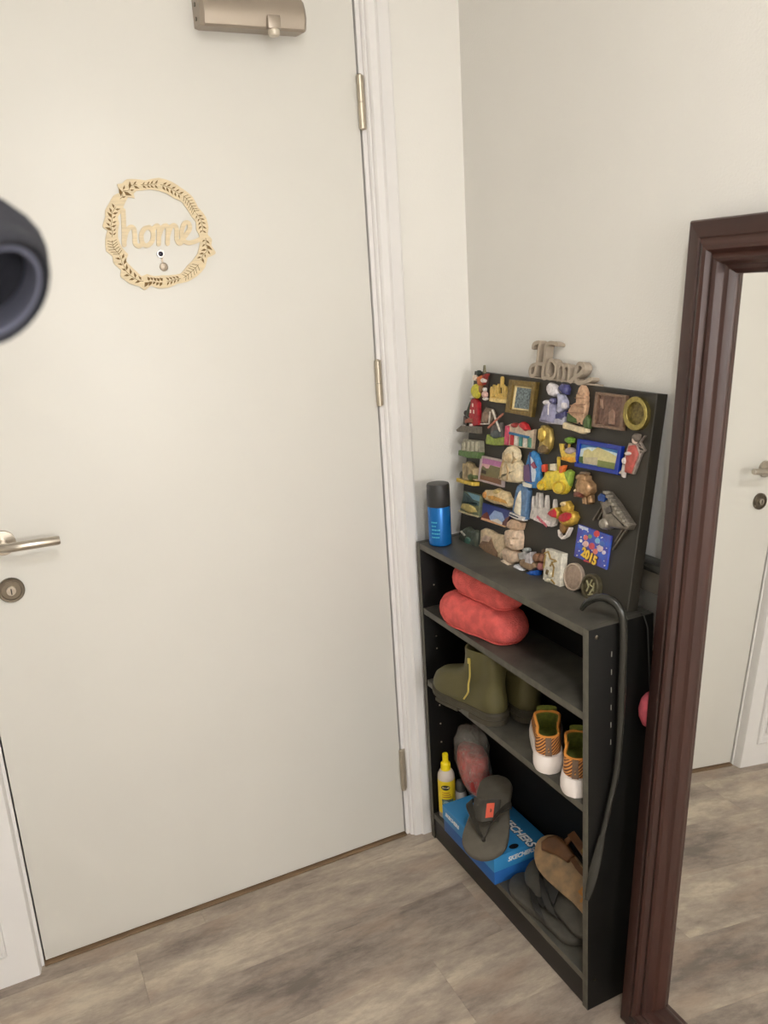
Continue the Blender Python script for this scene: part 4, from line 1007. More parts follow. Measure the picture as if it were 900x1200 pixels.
def sneaker(label, o, d):
    L, W = 0.185, 0.072
    M = xf(o, d)
    r = thing('sneaker', label, 'sneaker', o, 'orange knit sneakers')
    out = foot_outline(L, W, heel=0.84, waist=0.86)
    so = inset2(out, -0.002)
    ms = [(x-0.006, y) for x, y in so]
    f = lambda x: 0.010*max(0, (x/L-0.7))**2*9
    b = loft([[(x, y*0.90, 0.0+f(x)) for x, y in ms], [(x, y, 0.008+f(x)) for x, y in ms], [(x, y*1.0, 0.022+f(x)) for x, y in ms], [(x*0.97+0.006, y*0.93, 0.036+f(x)*0.3) for x, y in ms], [(x*0.94+0.009, y*0.88, 0.036+f(x)*0.3) for x, y in ms]])
    obj('midsole', tf(b, M), M_MID, r, 50, label='thick white foam midsole')
    def ring(x0, x1, wk, z0, z1=None):
        z1 = z0 if z1 is None else z1
        return [(x0+(x1-x0)*(x/L), y*wk, z0+(z1-z0)*min(1, (x/L)*1.5)) for x, y in out]
    rings = [ring(0.006, L-0.006, 0.88, 0.034), ring(0.004, L-0.010, 0.90, 0.046), ring(0.006, L-0.030, 0.86, 0.060), ring(0.010, L-0.055, 0.84, 0.066, 0.074), ring(0.010, L-0.090, 0.80, 0.072, 0.090), ring(0.013, L-0.094, 0.74, 0.0745, 0.094)]
    up_ = obj('upper', tf(loft(rings, cap1=False), M), M_KNIT, r, 60, label='orange and brown striped knit upper')
    rin = [ring(0.0132, L-0.094, 0.735, 0.0746, 0.0941), ring(0.017, L-0.098, 0.66, 0.073, 0.092), ring(0.020, L-0.090, 0.60, 0.062, 0.074), ring(0.018, L-0.080, 0.62, 0.046)]
    obj('lining', tf(loft(rin, cap0=False), M), M_LIN, r, 60, label='lime green collar lining')
    col = [(x, y, z) for x, y, z in ring(0.0125, L-0.094, 0.735, 0.0745, 0.0945)]
    obj('collar', tf(tube(col+[col[0]], 0.0030, 8), M), M_ORG, up_)
    obj('heel_tab', tf(loft([[(0.0035, -0.007, 0.036), (0.0035, 0.007, 0.036), (0.008, 0.007, 0.036), (0.008, -0.007, 0.036)], [(0.006, -0.006, 0.062), (0.006, 0.006, 0.062), (0.012, 0.006, 0.062), (0.012, -0.006, 0.062)], [(0.008, -0.006, 0.0755), (0.008, 0.006, 0.0755), (0.0145, 0.006, 0.0755), (0.0145, -0.006, 0.0755)]]), M), M_TAB, up_)
    # tongue rising inside the opening
    tg = []
    for i in range(6):
        t = i/5; xx = 0.112-0.022*t; zz = 0.068+0.036*t; ww = 0.024-0.003*t
        tg.append([(xx+0.004*math.cos(a)*1.0, ww*math.sin(a), zz+0.003*math.cos(a)) for a in [2*math.pi*k/12 for k in range(12)]])
    obj('tongue', tf(loft(tg), M), M_LIN, r, 60)
    for s in (-1, 1):
        sp = [(0.020, s*0.0235, 0.046), (0.030, s*0.0247, 0.060), (0.045, s*0.0245, 0.074), (0.060, s*0.0239, 0.082)]
        b = bmesh.new()
        add_loft(b, [[(x, y+s*0.0006, z-0.002), (x+0.011, y+s*0.0010, z-0.003), (x+0.011, y-s*0.004, z-0.003), (x, y-s*0.004, z-0.002)] for x, y, z in sp])
        obj('side_overlay', tf(b, M), M_ORG, up_)
    return r
dv = Vector((0.50, 0.86, 0))
sneaker('orange knit sneaker with lime lining, heel out, nearer the boots', (-0.190, -0.574, S2), (0.56, 0.83, 0))
sneaker('orange knit sneaker with lime lining against the bookcase side panel', (-0.196, -0.668, S2), (0.70, 0.71, 0))

# ------------------------------------------------------------------ shoe box
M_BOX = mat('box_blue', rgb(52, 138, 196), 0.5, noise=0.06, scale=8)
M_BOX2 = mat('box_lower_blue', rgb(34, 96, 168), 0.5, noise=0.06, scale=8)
M_WTX = mat('white_print', rgb(226, 226, 226), 0.5)
M_KTX = mat('black_print', rgb(20, 20, 24), 0.5)
bx0, bx1, by0, by1, bz1 = -0.2165, -0.062, -0.387, -0.138, 0.158
sb = thing('shoe_box', 'bright blue cardboard shoe box with white lettering on the bottom shelf', 'box', ((bx0+bx1)/2, (by0+by1)/2, S0))
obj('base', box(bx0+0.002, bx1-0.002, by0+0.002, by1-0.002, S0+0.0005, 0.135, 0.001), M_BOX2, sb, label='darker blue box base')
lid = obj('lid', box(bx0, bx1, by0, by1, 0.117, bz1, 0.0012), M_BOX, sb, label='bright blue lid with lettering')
PF = Plane((bx0, by1, 0.117), (0, -1, 0), (0, 0, 1)); PE = Plane((bx0, by0, 0.117), (1, 0, 0), (0, 0, 1)); PT = Plane((bx0, by1, bz1), (0, -1, 0), (1, 0, 0))
b = bmesh.new(); add_text(b, 'SKECHERS', PF, 0.050, 0.022, 0.0150, 0.0, 0.0006, bold=0.0006, shear=0.2); obj('lettering', b, M_WTX, lid, None)
b = bmesh.new(); add_text(b, 'SKECHERS', PE, 0.078, 0.022, 0.0165, 0.0, 0.0006, bold=0.0006, shear=0.2); obj('lettering', b, M_WTX, lid, None)
b = bmesh.new(); add_text(b, 'SKECHERS', PT, 0.188, 0.106, 0.030, 0.0, 0.0004, rot=0.0, bold=0.0024, shear=0.2); obj('lettering_outline', b, M_KTX, lid, None)
b = bmesh.new(); add_text(b, 'SKECHERS', PT, 0.188, 0.106, 0.030, 0.0, 0.0008, rot=0.0, bold=0.0010, shear=0.2); obj('lettering', b, M_WTX, lid, None)
b = bmesh.new(); add_plate(b, PT, ell(0.236, 0.066, 0.0085, 0.013, 16)+[], 0, 0.0006, 0); obj('black_patch', b, M_KTX, lid, None)

# ------------------------------------------------------------------ yellow-capped bottle
M_YEL = mat('yellow_plastic', rgb(244, 218, 22), 0.35)
M_CLR = mat('milky_plastic', rgb(206, 194, 180), 0.3)
M_LAB = mat('yellow_label', rgb(238, 208, 40), 0.4)
cx, cy = -0.1720, -0.0845
bt = thing('spray_bottle', 'yellow-capped plastic bottle with a yellow label beside the shoe box', 'bottle', (cx, cy, S0))
obj('bottle_body', lathe([(0.020, 0.0), (0.0232, 0.003), (0.0232, 0.118), (0.0225, 0.128), (0.018, 0.138), (0.012, 0.144)], (cx, cy, S0), 32), M_CLR, bt, 60)
lb = obj('label', lathe([(0.0235, 0.018), (0.0235, 0.116)], (cx, cy, S0), 32, cap=False), M_LAB, bt)
obj('collar_cap', lathe([(0.0125, 0.139), (0.0138, 0.141), (0.0130, 0.160), (0.0105, 0.163)], (cx, cy, S0), 28), M_YEL, bt)
obj('nozzle', lathe([(0.0095, 0.163), (0.0080, 0.168), (0.0078, 0.180), (0.0085, 0.182), (0.0075, 0.188), (0.004, 0.189)], (cx, cy, S0), 24), M_YEL, bt)
def wrap(a0, a1, z0, z1, r, n=8):
    return loft([[(cx+r*math.cos(a0+(a1-a0)*k/n), cy+r*math.sin(a0+(a1-a0)*k/n), z) for k in range(n+1)] for z in (z0, z1)], cap0=False, cap1=False, closed=False)
aC = math.atan2(CAM.y-cy, CAM.x-cx)
def oval(ac, da, zc, dz, r):
    b = bmesh.new(); n = 20
    c0 = b.verts.new((cx+r*math.cos(ac), cy+r*math.sin(ac), zc))
    vs = [b.verts.new((cx+r*math.cos(ac+da*math.cos(2*math.pi*k/n)), cy+r*math.sin(ac+da*math.cos(2*math.pi*k/n)), zc+dz*math.sin(2*math.pi*k/n))) for k in range(n)]
    for k in range(n): b.faces.new((c0, vs[k], vs[(k+1) % n]))
    return b
obj('logo_oval', oval(aC-0.12, 0.52, S0+0.098, 0.0075, 0.0240), M_KTX, lb, None)
b = bmesh.new()
class Cyl:
    def at(s, a, bb, h=0): ang = aC-0.12+a/0.0243; return Vector((cx+0.0243*math.cos(ang), cy+0.0243*math.sin(ang), bb))
add_text(b, 'Scholl', Cyl(), 0.0, S0+0.098, 0.0085, 0, 0.0001, shear=0.2); obj('logo_lettering', b, M_WTX, lb, None)
rnd = random.Random(5)
for i in range(3):
    obj('small_print', wrap(aC-0.55, aC+0.30+0.1*i, S0+0.0815-0.0065*i, S0+0.0835-0.0065*i, 0.0239), mat('label_print', rgb(176, 96, 30), 0.5), lb)
obj('label_picture', wrap(aC-0.62, aC+0.75, S0+0.036, S0+0.062, 0.0239), mat('label_navy', rgb(34, 44, 84), 0.45, noise=0.5, scale=90, col2=rgb(120, 150, 120)), lb)
obj('foot_picture', oval(aC-0.1, 0.34, S0+0.049, 0.009, 0.0241), mat('label_pale', rgb(150, 180, 190), 0.45), lb, None)

cx2, cy2 = -0.126, -0.0795
ro = thing('roll_on_bottle', 'small white bottle with a grey domed cap behind the yellow-capped bottle', 'bottle', (cx2, cy2, S0))
obj('bottle_body', lathe([(0.014, 0.0), (0.0165, 0.003), (0.0165, 0.046), (0.0140, 0.056), (0.0125, 0.058)], (cx2, cy2, S0), 28), mat('white_gloss_plastic', rgb(228, 220, 212), 0.3), ro, 60)
obj('cap', lathe([(0.0128, 0.058), (0.0134, 0.060), (0.0132, 0.078), (0.0105, 0.087), (0.005, 0.0905)], (cx2, cy2, S0), 28), mat('grey_smoke_plastic', rgb(112, 110, 104), 0.3), ro, 60)

# ------------------------------------------------------------------ red bundle in a clear bag on the box
bc = Vector((-0.112, -0.172, bz1))
pb = thing('plastic_bag', 'crumpled clear plastic bag with a red bundle inside on the shoe box', 'bag', bc)
rn = random.Random(9)
def crumple(prof, n, amp, seed, ox=0.0):
    q = random.Random(seed); rings = []
    ph = [q.uniform(0, 6.28) for _ in range(4)]
    for r_, z in prof:
        ring = []
        for k in range(n):
            a = 2*math.pi*k/n
            rr_ = r_*(1+amp*(math.sin(5*a+ph[0]+z*60)+0.7*math.sin(9*a+ph[1]-z*90)+0.5*q.uniform(-1, 1)))
            ring.append(bc+Vector((0.88*rr_*math.cos(a)+ox, 1.36*rr_*math.sin(a)+0.046*min(1, z/0.07), z)))
        rings.append(ring)
    return rings
obj('red_bundle', loft(crumple([(0.016, 0.010), (0.032, 0.022), (0.039, 0.035), (0.041, 0.07), (0.040, 0.112), (0.037, 0.122), (0.012, 0.126)], 28, 0.03, 2)), mat('red_cloth', rgb(170, 50, 46), 0.8, noise=0.35, scale=50, bump=0.001), pb, 70)
def bag_material():
    m = bpy.data.materials.new('clear_film'); m.use_nodes = True; nt = m.node_tree; L = nt.links.new
    out = nt.nodes['Material Output']; b = nt.nodes['Principled BSDF']; b.inputs['Base Color'].default_value = (0.80, 0.74, 0.66, 1); b.inputs['Roughness'].default_value = 0.25
    tr = nt.nodes.new('ShaderNodeBsdfTransparent'); mx = nt.nodes.new('ShaderNodeMixShader')
    nz = nt.nodes.new('ShaderNodeTexNoise'); nz.inputs['Scale'].default_value = 38; nz.inputs['Detail'].default_value = 5; nz.inputs['Distortion'].default_value = 1.0
    mr_ = nt.nodes.new('ShaderNodeMapRange'); mr_.inputs['From Min'].default_value = 0.35; mr_.inputs['From Max'].default_value = 0.75; mr_.inputs['To Min'].default_value = 0.04; mr_.inputs['To Max'].default_value = 0.42
    L(nz.outputs['Fac'], mr_.inputs['Value']); L(mr_.outputs[0], mx.inputs[0]); L(tr.outputs[0], mx.inputs[1]); L(b.outputs[0], mx.inputs[2]); L(mx.outputs[0], out.inputs[0])
    return m
obj('clear_film', loft(crumple([(0.014, 0.0), (0.032, 0.010), (0.038, 0.030), (0.043, 0.055), (0.045, 0.09), (0.045, 0.12), (0.044, 0.14), (0.040, 0.158), (0.036, 0.172), (0.026, 0.184), (0.010, 0.190)], 34, 0.075, 4)), bag_material(), pb, 70)

# ------------------------------------------------------------------ grey flip-flop with an orange tag, propped on the box
M_FLIP = mat('grey_foam', rgb(92, 86, 75), 0.8, noise=0.12, scale=40, bump=0.0004, bscale=300)
M_STRAP = mat('grey_strap', rgb(60, 56, 48), 0.7, noise=0.15, scale=50, bump=0.0004, bscale=350)
def flipflop(name, label, toe, d, up, L=0.235, W=0.094, group=None, tagged=True, m=M_FLIP, ms=M_STRAP, th=0.018, sh=1.0):
    """toe: position of the toe tip on the underside; d points from heel to toe"""
    d = Vector(d).normalized(); o = Vector(toe)-d*L
    M = xf(o, d, up)
    r = thing(name, label, 'flip-flop', Vector(toe), group)
    out = foot_outline(L, W, heel=0.78, waist=0.84)
    obj('sole', tf(slab(out, 0.0, th, 0.004), M), m, r, 50)
    post = Vector((L*0.80, 0.004, th))
    def strap(s):
        # broad band from the toe post to the side of the sole
        rings = []
        ctrl = [(0.80, 0.000, 0.000, 0.006), (0.74, 0.10, 0.020, 0.011), (0.62, 0.24, 0.034, 0.019), (0.50, 0.38, 0.030, 0.026), (0.40, 0.46, 0.012, 0.027), (0.38, 0.455, -0.004, 0.026)]
        for a, y, z, wd in ctrl:
            c = Vector((a*L, s*y*W, th+z*sh)); half = Vector((0.5*wd, 0.12*s*wd, 0.30*wd*sh))
            nn = Vector((0, 0, 1)) if z < 0.03 else Vector((-0.2, 0, 1))
            t = 0.0022
            rings.append([c-half-nn*t, c+half-nn*t, c+half+nn*t, c-half+nn*t])
        pts = [smooth_path([q[k] for q in rings], 5) for k in range(4)]
        return loft([[pts[k][i] for k in range(4)] for i in range(len(pts[0]))])
    obj('strap', tf(strap(1), M), ms, r, 60); st = obj('strap', tf(strap(-1), M), ms, r, 60)
    obj('toe_post', tf(lathe([(0.005, 0.0), (0.0042, 0.012)], (L*0.80, 0.0, th-0.002), 12), M), ms, r)
    # bridge where both straps join over the instep
    br = []
    for k in range(13):
        a = -1+2*k/12
        y = a*0.30*W; z = th+(0.036-0.012*a*a)*sh-0.010*(1-sh)
        x = L*(0.60-0.06*abs(a))
        br.append([(x-0.030, y, z+0.009), (x+0.020, y, z-0.004), (x+0.020, y, z+0.0002), (x-0.030, y, z+0.0135)])
    ib = obj('instep_band', tf(loft(br), M), ms, r, 60)
    if tagged:
        tg = []
        for k in range(5):
            a = 0.16+0.50*k/4
            y = a*0.30*W; z = th+0.036-0.012*a*a+0.0006; x = L*(0.60-0.06*abs(a))
            tg.append([(x-0.020, y, z+0.0102), (x+0.012, y, z-0.0004), (x+0.012, y, z+0.0020), (x-0.020, y, z+0.0126)])
        obj('orange_tag', tf(loft(tg), M), mat('orange_tag', rgb(214, 84, 54), 0.6), ib, label='orange woven tag')
        a = 0.43; y = a*0.30*W; z = th+0.036-0.012*a*a+0.0006; x = L*(0.60-0.06*abs(a))
        obj('tag_emblem', tf(lathe([(0.0045, 0.0), (0.0045, 0.0012)], (0, 0, 0), 14), M @ Matrix.Translation((x-0.004, y, z+0.0062)) @ Matrix.Rotation(math.radians(18), 4, 'Y')), mat('tag_emblem', rgb(130, 60, 40), 0.6), ib)
    return r
flipflop('flip_flop', 'grey flip-flop with an orange tag propped on the blue shoe box', (-0.252, -0.390, 0.163), (-0.62, -0.62, -0.40), (-0.30, -0.16, 0.94), L=0.230, W=0.112)

# dark flip-flops and brown sandal heaped at the end of the bottom shelf
M_DFLIP = mat('dark_grey_foam', rgb(70, 66, 58), 0.7, noise=0.15, scale=40)
M_DSTRAP = mat('dark_strap', rgb(38, 36, 32), 0.6)
G2 = 'plain grey flip-flops heaped on the bottom shelf'
flipflop('flip_flop', 'plain dark grey flip-flop lying flat at the bottom of the heap', (-0.158, -0.394, S0+0.001), (-0.02, 1, 0), (0, 0, 1), L=0.25, W=0.096, group=G2, tagged=False, m=M_DFLIP, ms=M_DSTRAP, th=0.020, sh=0.5)
flipflop('flip_flop', 'plain dark grey flip-flop tilted on top of the flat one', (-0.126, -0.418, S0+0.046), (0.04, 1, 0.03), (-0.50, 0.0, 0.86), L=0.25, W=0.092, group=G2, tagged=False, m=M_DFLIP, ms=M_DSTRAP, th=0.018, sh=0.3)

M_TAN = mat('tan_footbed', rgb(150, 120, 84), 0.7, noise=0.2, scale=30, col2=rgb(116, 98, 74))
M_BRN = mat('brown_leather', rgb(98, 62, 30), 0.5, noise=0.3, scale=30, bump=0.0004)
M_EDGE = mat('sandal_edge', rgb(44, 36, 28), 0.7)
sd_up = Vector((-0.80, 0.05, 0.62)).normalized(); sd_d = Vector((0.0, 1, 0.11)).normalized()
so_ = Vector((-0.124, -0.696, S0+0.094))
M = xf(so_, sd_d, sd_up)
sd = thing('leather_sandal', 'tan sandal with brown leather straps leaning on its side over the dark flip-flops', 'sandal', (so_.x, -0.57, S0+0.04))
L_, W_ = 0.262, 0.096
out = foot_outline(L_, W_, heel=0.78, waist=0.84)
obj('sole', tf(slab(out, -0.014, 0.0, 0.003), M), M_EDGE, sd)
fb_ = obj('footbed', tf(slab(inset2(out, 0.002), -0.001, 0.005, 0.002), M), M_TAN, sd)
b = bmesh.new(); PSD = Plane(M @ Vector((L_*0.28, 0, 0.0052)), (M.to_3x3() @ Vector((1, 0, 0))), (M.to_3x3() @ Vector((0, 1, 0))))
M_STMP = mat('stamp_ochre', rgb(170, 112, 44), 0.6)
for q in ([(-0.022, -0.02), (0.022, -0.02)], [(-0.022, 0.006), (0.022, 0.006)], [(-0.012, -0.02), (-0.012, 0.018)], [(0.006, -0.02), (0.006, 0.018)], [(0.020, -0.02), (0.020, 0.006)]):
    add_stroke(b, PSD, q, 0.006, 0, 0.0006)
obj('footbed_stamp', b, M_STMP, fb_, label='ochre stamp on the footbed')
def sandal_strap(xa, xb, hgt, ya, yb, wd, m):
    rings = []
    for k in range(15):
        t = k/14; a = math.pi*t
        x = xa+(xb-xa)*t; y = ya+(yb-ya)*t; z = hgt*math.sin(a)
        rings.append([(x-wd/2, y, z), (x+wd/2, y, z), (x+wd/2, y*1.06, z+0.003), (x-wd/2, y*1.06, z+0.003)])
    return tf(loft(rings), M)
def flat_strap(pts, wd, th=0.003, side=Vector((0, -0.45, 0.9))):
    P_ = smooth_path([Vector(p) for p in pts], 5); rings = []
    for i_, p_ in enumerate(P_):
        dd = (P_[min(i_+1, len(P_)-1)]-P_[max(i_-1, 0)]).normalized()
        s1_ = side.normalized().cross(dd).normalized(); s2_ = dd.cross(s1_).normalized()
        rings.append([p_-s1_*wd/2-s2_*th/2, p_+s1_*wd/2-s2_*th/2, p_+s1_*wd/2+s2_*th/2, p_-s1_*wd/2+s2_*th/2])
    return tf(loft(rings), M)
b = bmesh.new()
tp = [(0.90, -0.030), (0.93, -0.010), (0.88, 0.004), (0.80, -0.004), (0.74, -0.012), (0.66, -0.018), (0.60, -0.020), (0.58, -0.044), (0.70, -0.050), (0.84, -0.046)]
PST = Plane(M @ Vector((0, 0, 0.005)), (M.to_3x3() @ Vector((1, 0, 0))), (M.to_3x3() @ Vector((0, 1, 0))))
add_dome(b, PST, [(x*L_, y_) for x, y_ in tp], 0.0, 0.013)
obj('toe_strap', b, M_BRN, sd, 60)
obj('side_strap', flat_strap([(L_*0.74, -0.046, 0.006), (L_*0.70, -0.060, 0.014), (L_*0.66, -0.078, 0.026)], 0.018), M_BRN, sd, 60)
as_ = obj('ankle_strap', flat_strap([(L_*0.68, -0.079, 0.027), (L_*0.48, -0.074, 0.034), (L_*0.26, -0.066, 0.036)], 0.018), M_BRN, sd, 60)
obj('heel_strap', flat_strap([(L_*0.28, -0.067, 0.036), (L_*0.24, -0.050, 0.026), (L_*0.22, -0.036, 0.006)], 0.018), M_BRN, sd, 60)
obj('instep_edge', flat_strap([(L_*0.62, -0.036, 0.008), (L_*0.44, -0.030, 0.010), (L_*0.24, -0.034, 0.008)], 0.012), M_BRN, sd, 60)
obj('buckle', tf(box(L_*0.44, L_*0.48, -0.079, -0.066, 0.034, 0.038, 0.001), M), mat('aged_brass', rgb(120, 96, 54), 0.4, 0.7), as_)

# ------------------------------------------------------------------ long shoe horn hooked over the bookcase end
M_HORN = mat('black_plastic', rgb(44, 43, 38), 0.25)
y = BY1-0.012
path = [(-0.157, -0.640, BH+0.006), (-0.155, -0.652, BH+0.022), (-0.150, -0.676, BH+0.040), (-0.143, -0.703, BH+0.044), (-0.136, -0.723, BH+0.030), (-0.1325, y, BH-0.004), (-0.1335, y, 0.75), (-0.1360, y, 0.66), (-0.1440, y, 0.56), (-0.162, y, 0.485), (-0.178, y, 0.425)]
pp_ = smooth_path([Vector(p) for p in path], 5)
hr = thing('shoe_horn', 'long black shoe horn with a hooked handle hung on the end of the bookcase', 'shoe horn', (-0.17, y, 0.30))
n = len(pp_)
obj('shaft', tube(pp_, [0.0045+0.0035*min(1, i/10) - 0.0030*max(0, (i-n*0.6)/(n*0.4)) for i in range(n)], 12), M_HORN, hr, 60)
bl = []
for k in range(9):
    t = k/8; c = Vector((-0.178-0.036*t, y, 0.425-0.135*t)); hw = 0.0050+0.0040*math.sin(min(1, t*1.5)*math.pi/2)-0.0045*max(0, t-0.7)/0.3
    s = Vector((0.85, -0.50, 0.05)).normalized()
    bl.append([c-s*hw+Vector((0, -0.0012, 0)), c+Vector((-0.001, -0.0035, 0)), c+s*hw+Vector((0, -0.0012, 0)), c+s*hw+Vector((0, 0.0012, 0)), c+Vector((-0.001, -0.0005, 0)), c-s*hw+Vector((0, 0.0012, 0))])
obj('blade', loft(bl), M_HORN, hr, 60)

# pink plush toe peeping out between bookcase and mirror
q = Vector((-0.075, -0.742, 0.675))
pk = thing('pink_pouch', 'small pink pouch hanging between the bookcase and the mirror', 'pouch', (q.x, q.y, 0.64))
obj('pouch_body', lathe([(0.004, -0.036), (0.014, -0.031), (0.0205, -0.015), (0.0215, 0.002), (0.017, 0.02), (0.009, 0.032), (0.005, 0.036)], q, 18), mat('pink_fabric', rgb(206, 92, 104), 0.8, noise=0.2, scale=60), pk, 70)
obj('cord', tube([(q.x, q.y, q.z+0.034), (q.x+0.001, q.y+0.012, 0.84), (q.x+0.001, -0.7185, BH+0.002), (q.x+0.001, -0.711, BH+0.002)], 0.0015, 6), M_DSTRAP, pk)

# black handle bar behind the board
hb = thing('black_bar', 'short black bar sticking out behind the end of the magnet board', 'bar', (-0.028, -0.72, 0.95))
obj('bar', box(-0.0525, -0.016, -0.775, -0.655, 0.9405, 0.957, 0.003), M_HORN, hb)
obj('grey_block', box(-0.040, -0.012, -0.735, -0.670, 0.893, 0.9403, 0.002), mat('block_grey', rgb(110, 104, 94), 0.6), hb)  # plain grey block just under the bar

# ------------------------------------------------------------------ wreath on the door
M_PLY = mat('birch_plywood', rgb(226, 208, 172), 0.6, noise=0.1, scale=30, stretch=(1, 1, 6))
M_BURN = mat('burnt_engraving', rgb(120, 94, 54), 0.8)
DP = Plane((0, -0.0002, 0), (1, 0, 0), (0, 0, 1))
def Wc(pts): return [DP.px(100+x*0.2, 190+y*0.2, 0.003) for x, y in pts]
c = Wc([(430, 425)])[0]
wr = thing('door_wreath', 'round plywood leaf wreath with the word home hung on the white door', 'wreath', DP.at(c[0], c[1]-0.115, 0.0))
outer = [(430, 92), (500, 112), (560, 150), (625, 200), (660, 265), (705, 320), (722, 385), (715, 425), (742, 450), (738, 490), (768, 535), (715, 560), (700, 620), (655, 668), (600, 700), (540, 712), (490, 735), (430, 740), (385, 722), (350, 752), (318, 728), (262, 712), (205, 668), (210, 632), (165, 590), (160, 550), (122, 520), (118, 450), (130, 400), (100, 380), (118, 320), (115, 285), (140, 240), (165, 195), (205, 178), (182, 130), (215, 125), (240, 100), (300, 100), (350, 108), (390, 98)]
inner = [(430, 168), (468, 180), (520, 212), (565, 232), (592, 270), (622, 318), (648, 350), (650, 395), (668, 430), (672, 470), (655, 540), (625, 580), (598, 605), (560, 652), (500, 662), (450, 662), (405, 668), (362, 655), (330, 668), (300, 640), (268, 610), (240, 580), (252, 540), (232, 520), (205, 480), (192, 440), (192, 400), (200, 360), (190, 320), (215, 290), (235, 235), (250, 205), (290, 212), (278, 190), (300, 168), (340, 165), (372, 160)]
def resamp(P, n):
    import bisect
    Q = [Vector((a, b)) for a, b in P]; cc = Vector((430, 420))
    ang = sorted((((math.atan2(q.y-cc.y, q.x-cc.x)) % (2*math.pi)), (q-cc).length) for q in Q)
    ks = [a for a, _ in ang]; out_ = []
    for k in range(n):
        a = 2*math.pi*k/n; i = bisect.bisect(ks, a)
        a0, r0 = ang[i-1]; a1, r1 = ang[i % len(ang)]
        if a0 > a: a0 -= 2*math.pi
        if a1 < a0: a1 += 2*math.pi
        if a1 < a: a1 += 2*math.pi
        t = (a-a0)/max(1e-6, a1-a0); r_ = r0+(r1-r0)*t
        out_.append((cc.x+r_*math.cos(a), cc.y+r_*math.sin(a)))
    return out_
NW = 180
PO, PI_ = Wc(resamp(outer, NW)), Wc(resamp(inner, NW))
b = bmesh.new()
add_loft(b, [[DP.at(x, y_, h) for x, y_ in Lx] for Lx, h in ((PO, 0.0), (PO, 0.0035), (PI_, 0.0035), (PI_, 0.0))], False, False)
obj('leaf_ring', b, M_PLY, wr, 40)
cc = Vector((430, 420))
ro_, ri_ = resamp(outer, 360), resamp(inner, 360)
def polar(adeg, k):
    i = int(adeg) % 360
    a, bq = Vector(ri_[i]), Vector(ro_[i]); v = a+(bq-a)*k
    return (v.x, v.y)
for s_, (a0, a1, nl, kind) in enumerate(((272, 300, 5, 1), (303, 330, 7, 0), (332, 358, 5, 1), (5, 32, 5, 1), (38, 60, 6, 0), (64, 80, 4, 1), (84, 104, 5, 2), (108, 150, 6, 1), (152, 172, 6, 0), (176, 212, 7, 1), (222, 246, 4, 1), (250, 268, 4, 1))):
    b = bmesh.new()
    mid = [polar(a0+(a1-a0)*k/10, 0.5) for k in range(11)]
    if kind != 2: add_stroke(b, DP, Wc(mid), 0.0009, 0.0030, 0.0037, 6)
    for k in range(nl):
        t = a0+(a1-a0)*(k+0.5)/nl; dt = (a1-a0)/nl*0.75
        for side in (0.16, 0.84):
            tip = Vector(polar(t+dt, side)); base = Vector(polar(t-dt*0.1, 0.5))
            if kind == 0:
                add_stroke(b, DP, Wc([tuple(base), tuple(tip)]), 0.0011, 0.0030, 0.0037, 6)
            else:
                d = (tip-base); nn = Vector((-d.y, d.x))*(0.24 if kind == 1 else 0.4); m_ = (tip+base)/2
                add_plate(b, DP, Wc([tuple(base+d*0.12), tuple(m_+nn), tuple(tip), tuple(m_-nn*0.4)]), 0.0030, 0.0037, 0)
    obj('leaf_sprig', b, M_BURN, wr, None)
def word(name, strokes, wd=0.0092):
    b = bmesh.new()
    for s_ in strokes:
        add_stroke(b, DP, [(p.x, p.y) for p in smooth_path([Vector((a, bb, 0)) for a, bb in Wc(s_)], 5)], wd, 0.0003, 0.0040)
    obj(name, b, M_PLY, wr, 50)
word('letter_h', [[(222, 282), (226, 380), (228, 485)], [(228, 460), (240, 410), (262, 382), (284, 388), (290, 430), (292, 475), (312, 492), (335, 480)]])
word('letter_o', [[(372, 382), (345, 392), (328, 430), (338, 478), (365, 488), (392, 462), (398, 415), (380, 385), (372, 382)]])
word('letter_m', [[(396, 395), (420, 372), (432, 395), (430, 480)], [(432, 430), (450, 385), (474, 372), (484, 395), (482, 478)], [(484, 430), (502, 380), (526, 372), (536, 400), (536, 450), (552, 476), (575, 460)]])
word('letter_e', [[(560, 462), (590, 425), (612, 390), (606, 358), (582, 358), (566, 400), (570, 450), (600, 472), (640, 466), (680, 448)]])

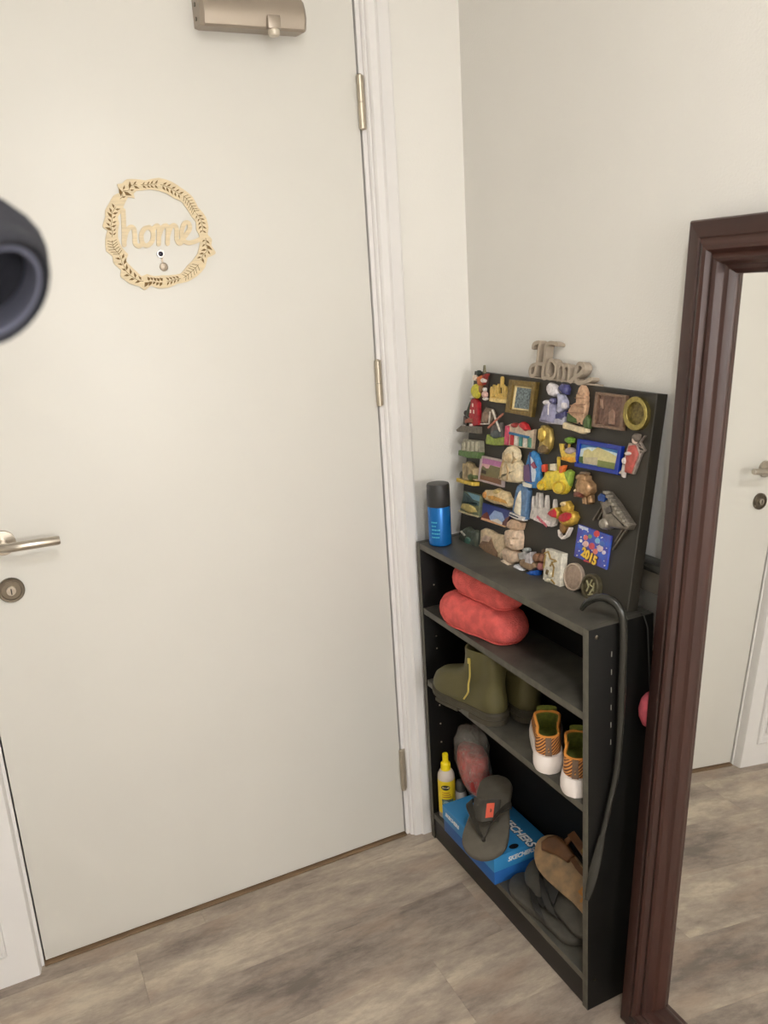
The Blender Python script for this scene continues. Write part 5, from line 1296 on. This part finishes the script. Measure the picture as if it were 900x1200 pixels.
# ------------------------------------------------------------------ jacket on the left wall: only a cuff reaches into view
M_NAVY = mat('navy_wool', rgb(22, 23, 32), 0.9, noise=0.2, scale=60, bump=0.002, bscale=300)
M_GREYL = mat('cuff_grey', rgb(88, 90, 106), 0.9)
M_BLKL = mat('sleeve_lining', rgb(5, 5, 7), 0.9, spec=0.1)
jr = thing('hanging_jacket', 'dark navy jacket with grey-edged cuff hanging on the left wall', 'jacket', (-1.44, -1.36, 1.0))
rings = []
for z, rx, ry in ((1.02, 0.055, 0.20), (1.10, 0.062, 0.21), (1.30, 0.060, 0.20), (1.50, 0.058, 0.20), (1.62, 0.058, 0.21), (1.70, 0.052, 0.18), (1.76, 0.040, 0.11), (1.80, 0.030, 0.07)):
    rings.append([(-1.455+rx*math.cos(2*math.pi*k/24), -1.36+ry*math.sin(2*math.pi*k/24)*(1+0.03*math.sin(k*1.9)), z) for k in range(24)])
obj('jacket_body', loft(rings), M_NAVY, jr, 70)
cuff = px(-10, 332, (0, -1.42, 0), (0, 1, 0))
ax = (_r*0.50-_u*0.45-_f*0.62).normalized()
sl = smooth_path([Vector((-1.43, -1.46, 1.66)), Vector((-1.36, -1.46, 1.60)), Vector((-1.26, -1.44, 1.56)), cuff-ax*0.06, cuff-ax*0.012], 6)
obj('sleeve', tube(sl, [0.050-0.026*i/(len(sl)-1) for i in range(len(sl))], 20), M_NAVY, jr, 70)
sA = (_u*0.80+_r*0.55); sA = (sA-ax*sA.dot(ax)).normalized(); sB = ax.cross(sA).normalized()
def cr_(r_, t, ry=0.7): return [cuff+ax*t+sA*(r_*math.cos(2*math.pi*k/32))+sB*(r_*ry*math.sin(2*math.pi*k/32)) for k in range(32)]
cf_ = obj('cuff', loft([cr_(0.0255, -0.02), cr_(0.0285, -0.008), cr_(0.0285, 0.012), cr_(0.0270, 0.016), cr_(0.0235, 0.014), cr_(0.0230, -0.018)], cap0=False, cap1=False), M_NAVY, jr, 60)
obj('cuff_trim', loft([cr_(0.0232, 0.010), cr_(0.0232, 0.0135), cr_(0.0212, 0.0135), cr_(0.0208, -0.015)], cap0=False, cap1=False), M_GREYL, cf_, 60)
obj('cuff_lining', loft([cr_(0.0225, -0.012), cr_(0.002, -0.014)], cap0=False), M_BLKL, cf_, 60)
hk = thing('coat_hook', 'small steel coat hook on the left wall holding the navy jacket', 'hook', (X0, -1.36, 1.83))
obj('hook_plate', box(X0, X0+0.004, -1.375, -1.345, 1.80, 1.86, 0.001), M_STEEL, hk)
obj('hook_arm', tube(smooth_path([Vector((X0+0.003, -1.36, 1.82)), Vector((X0+0.04, -1.36, 1.795)), Vector((X0+0.065, -1.36, 1.80)), Vector((X0+0.07, -1.36, 1.83))], 5), 0.005, 10), M_STEEL, hk)
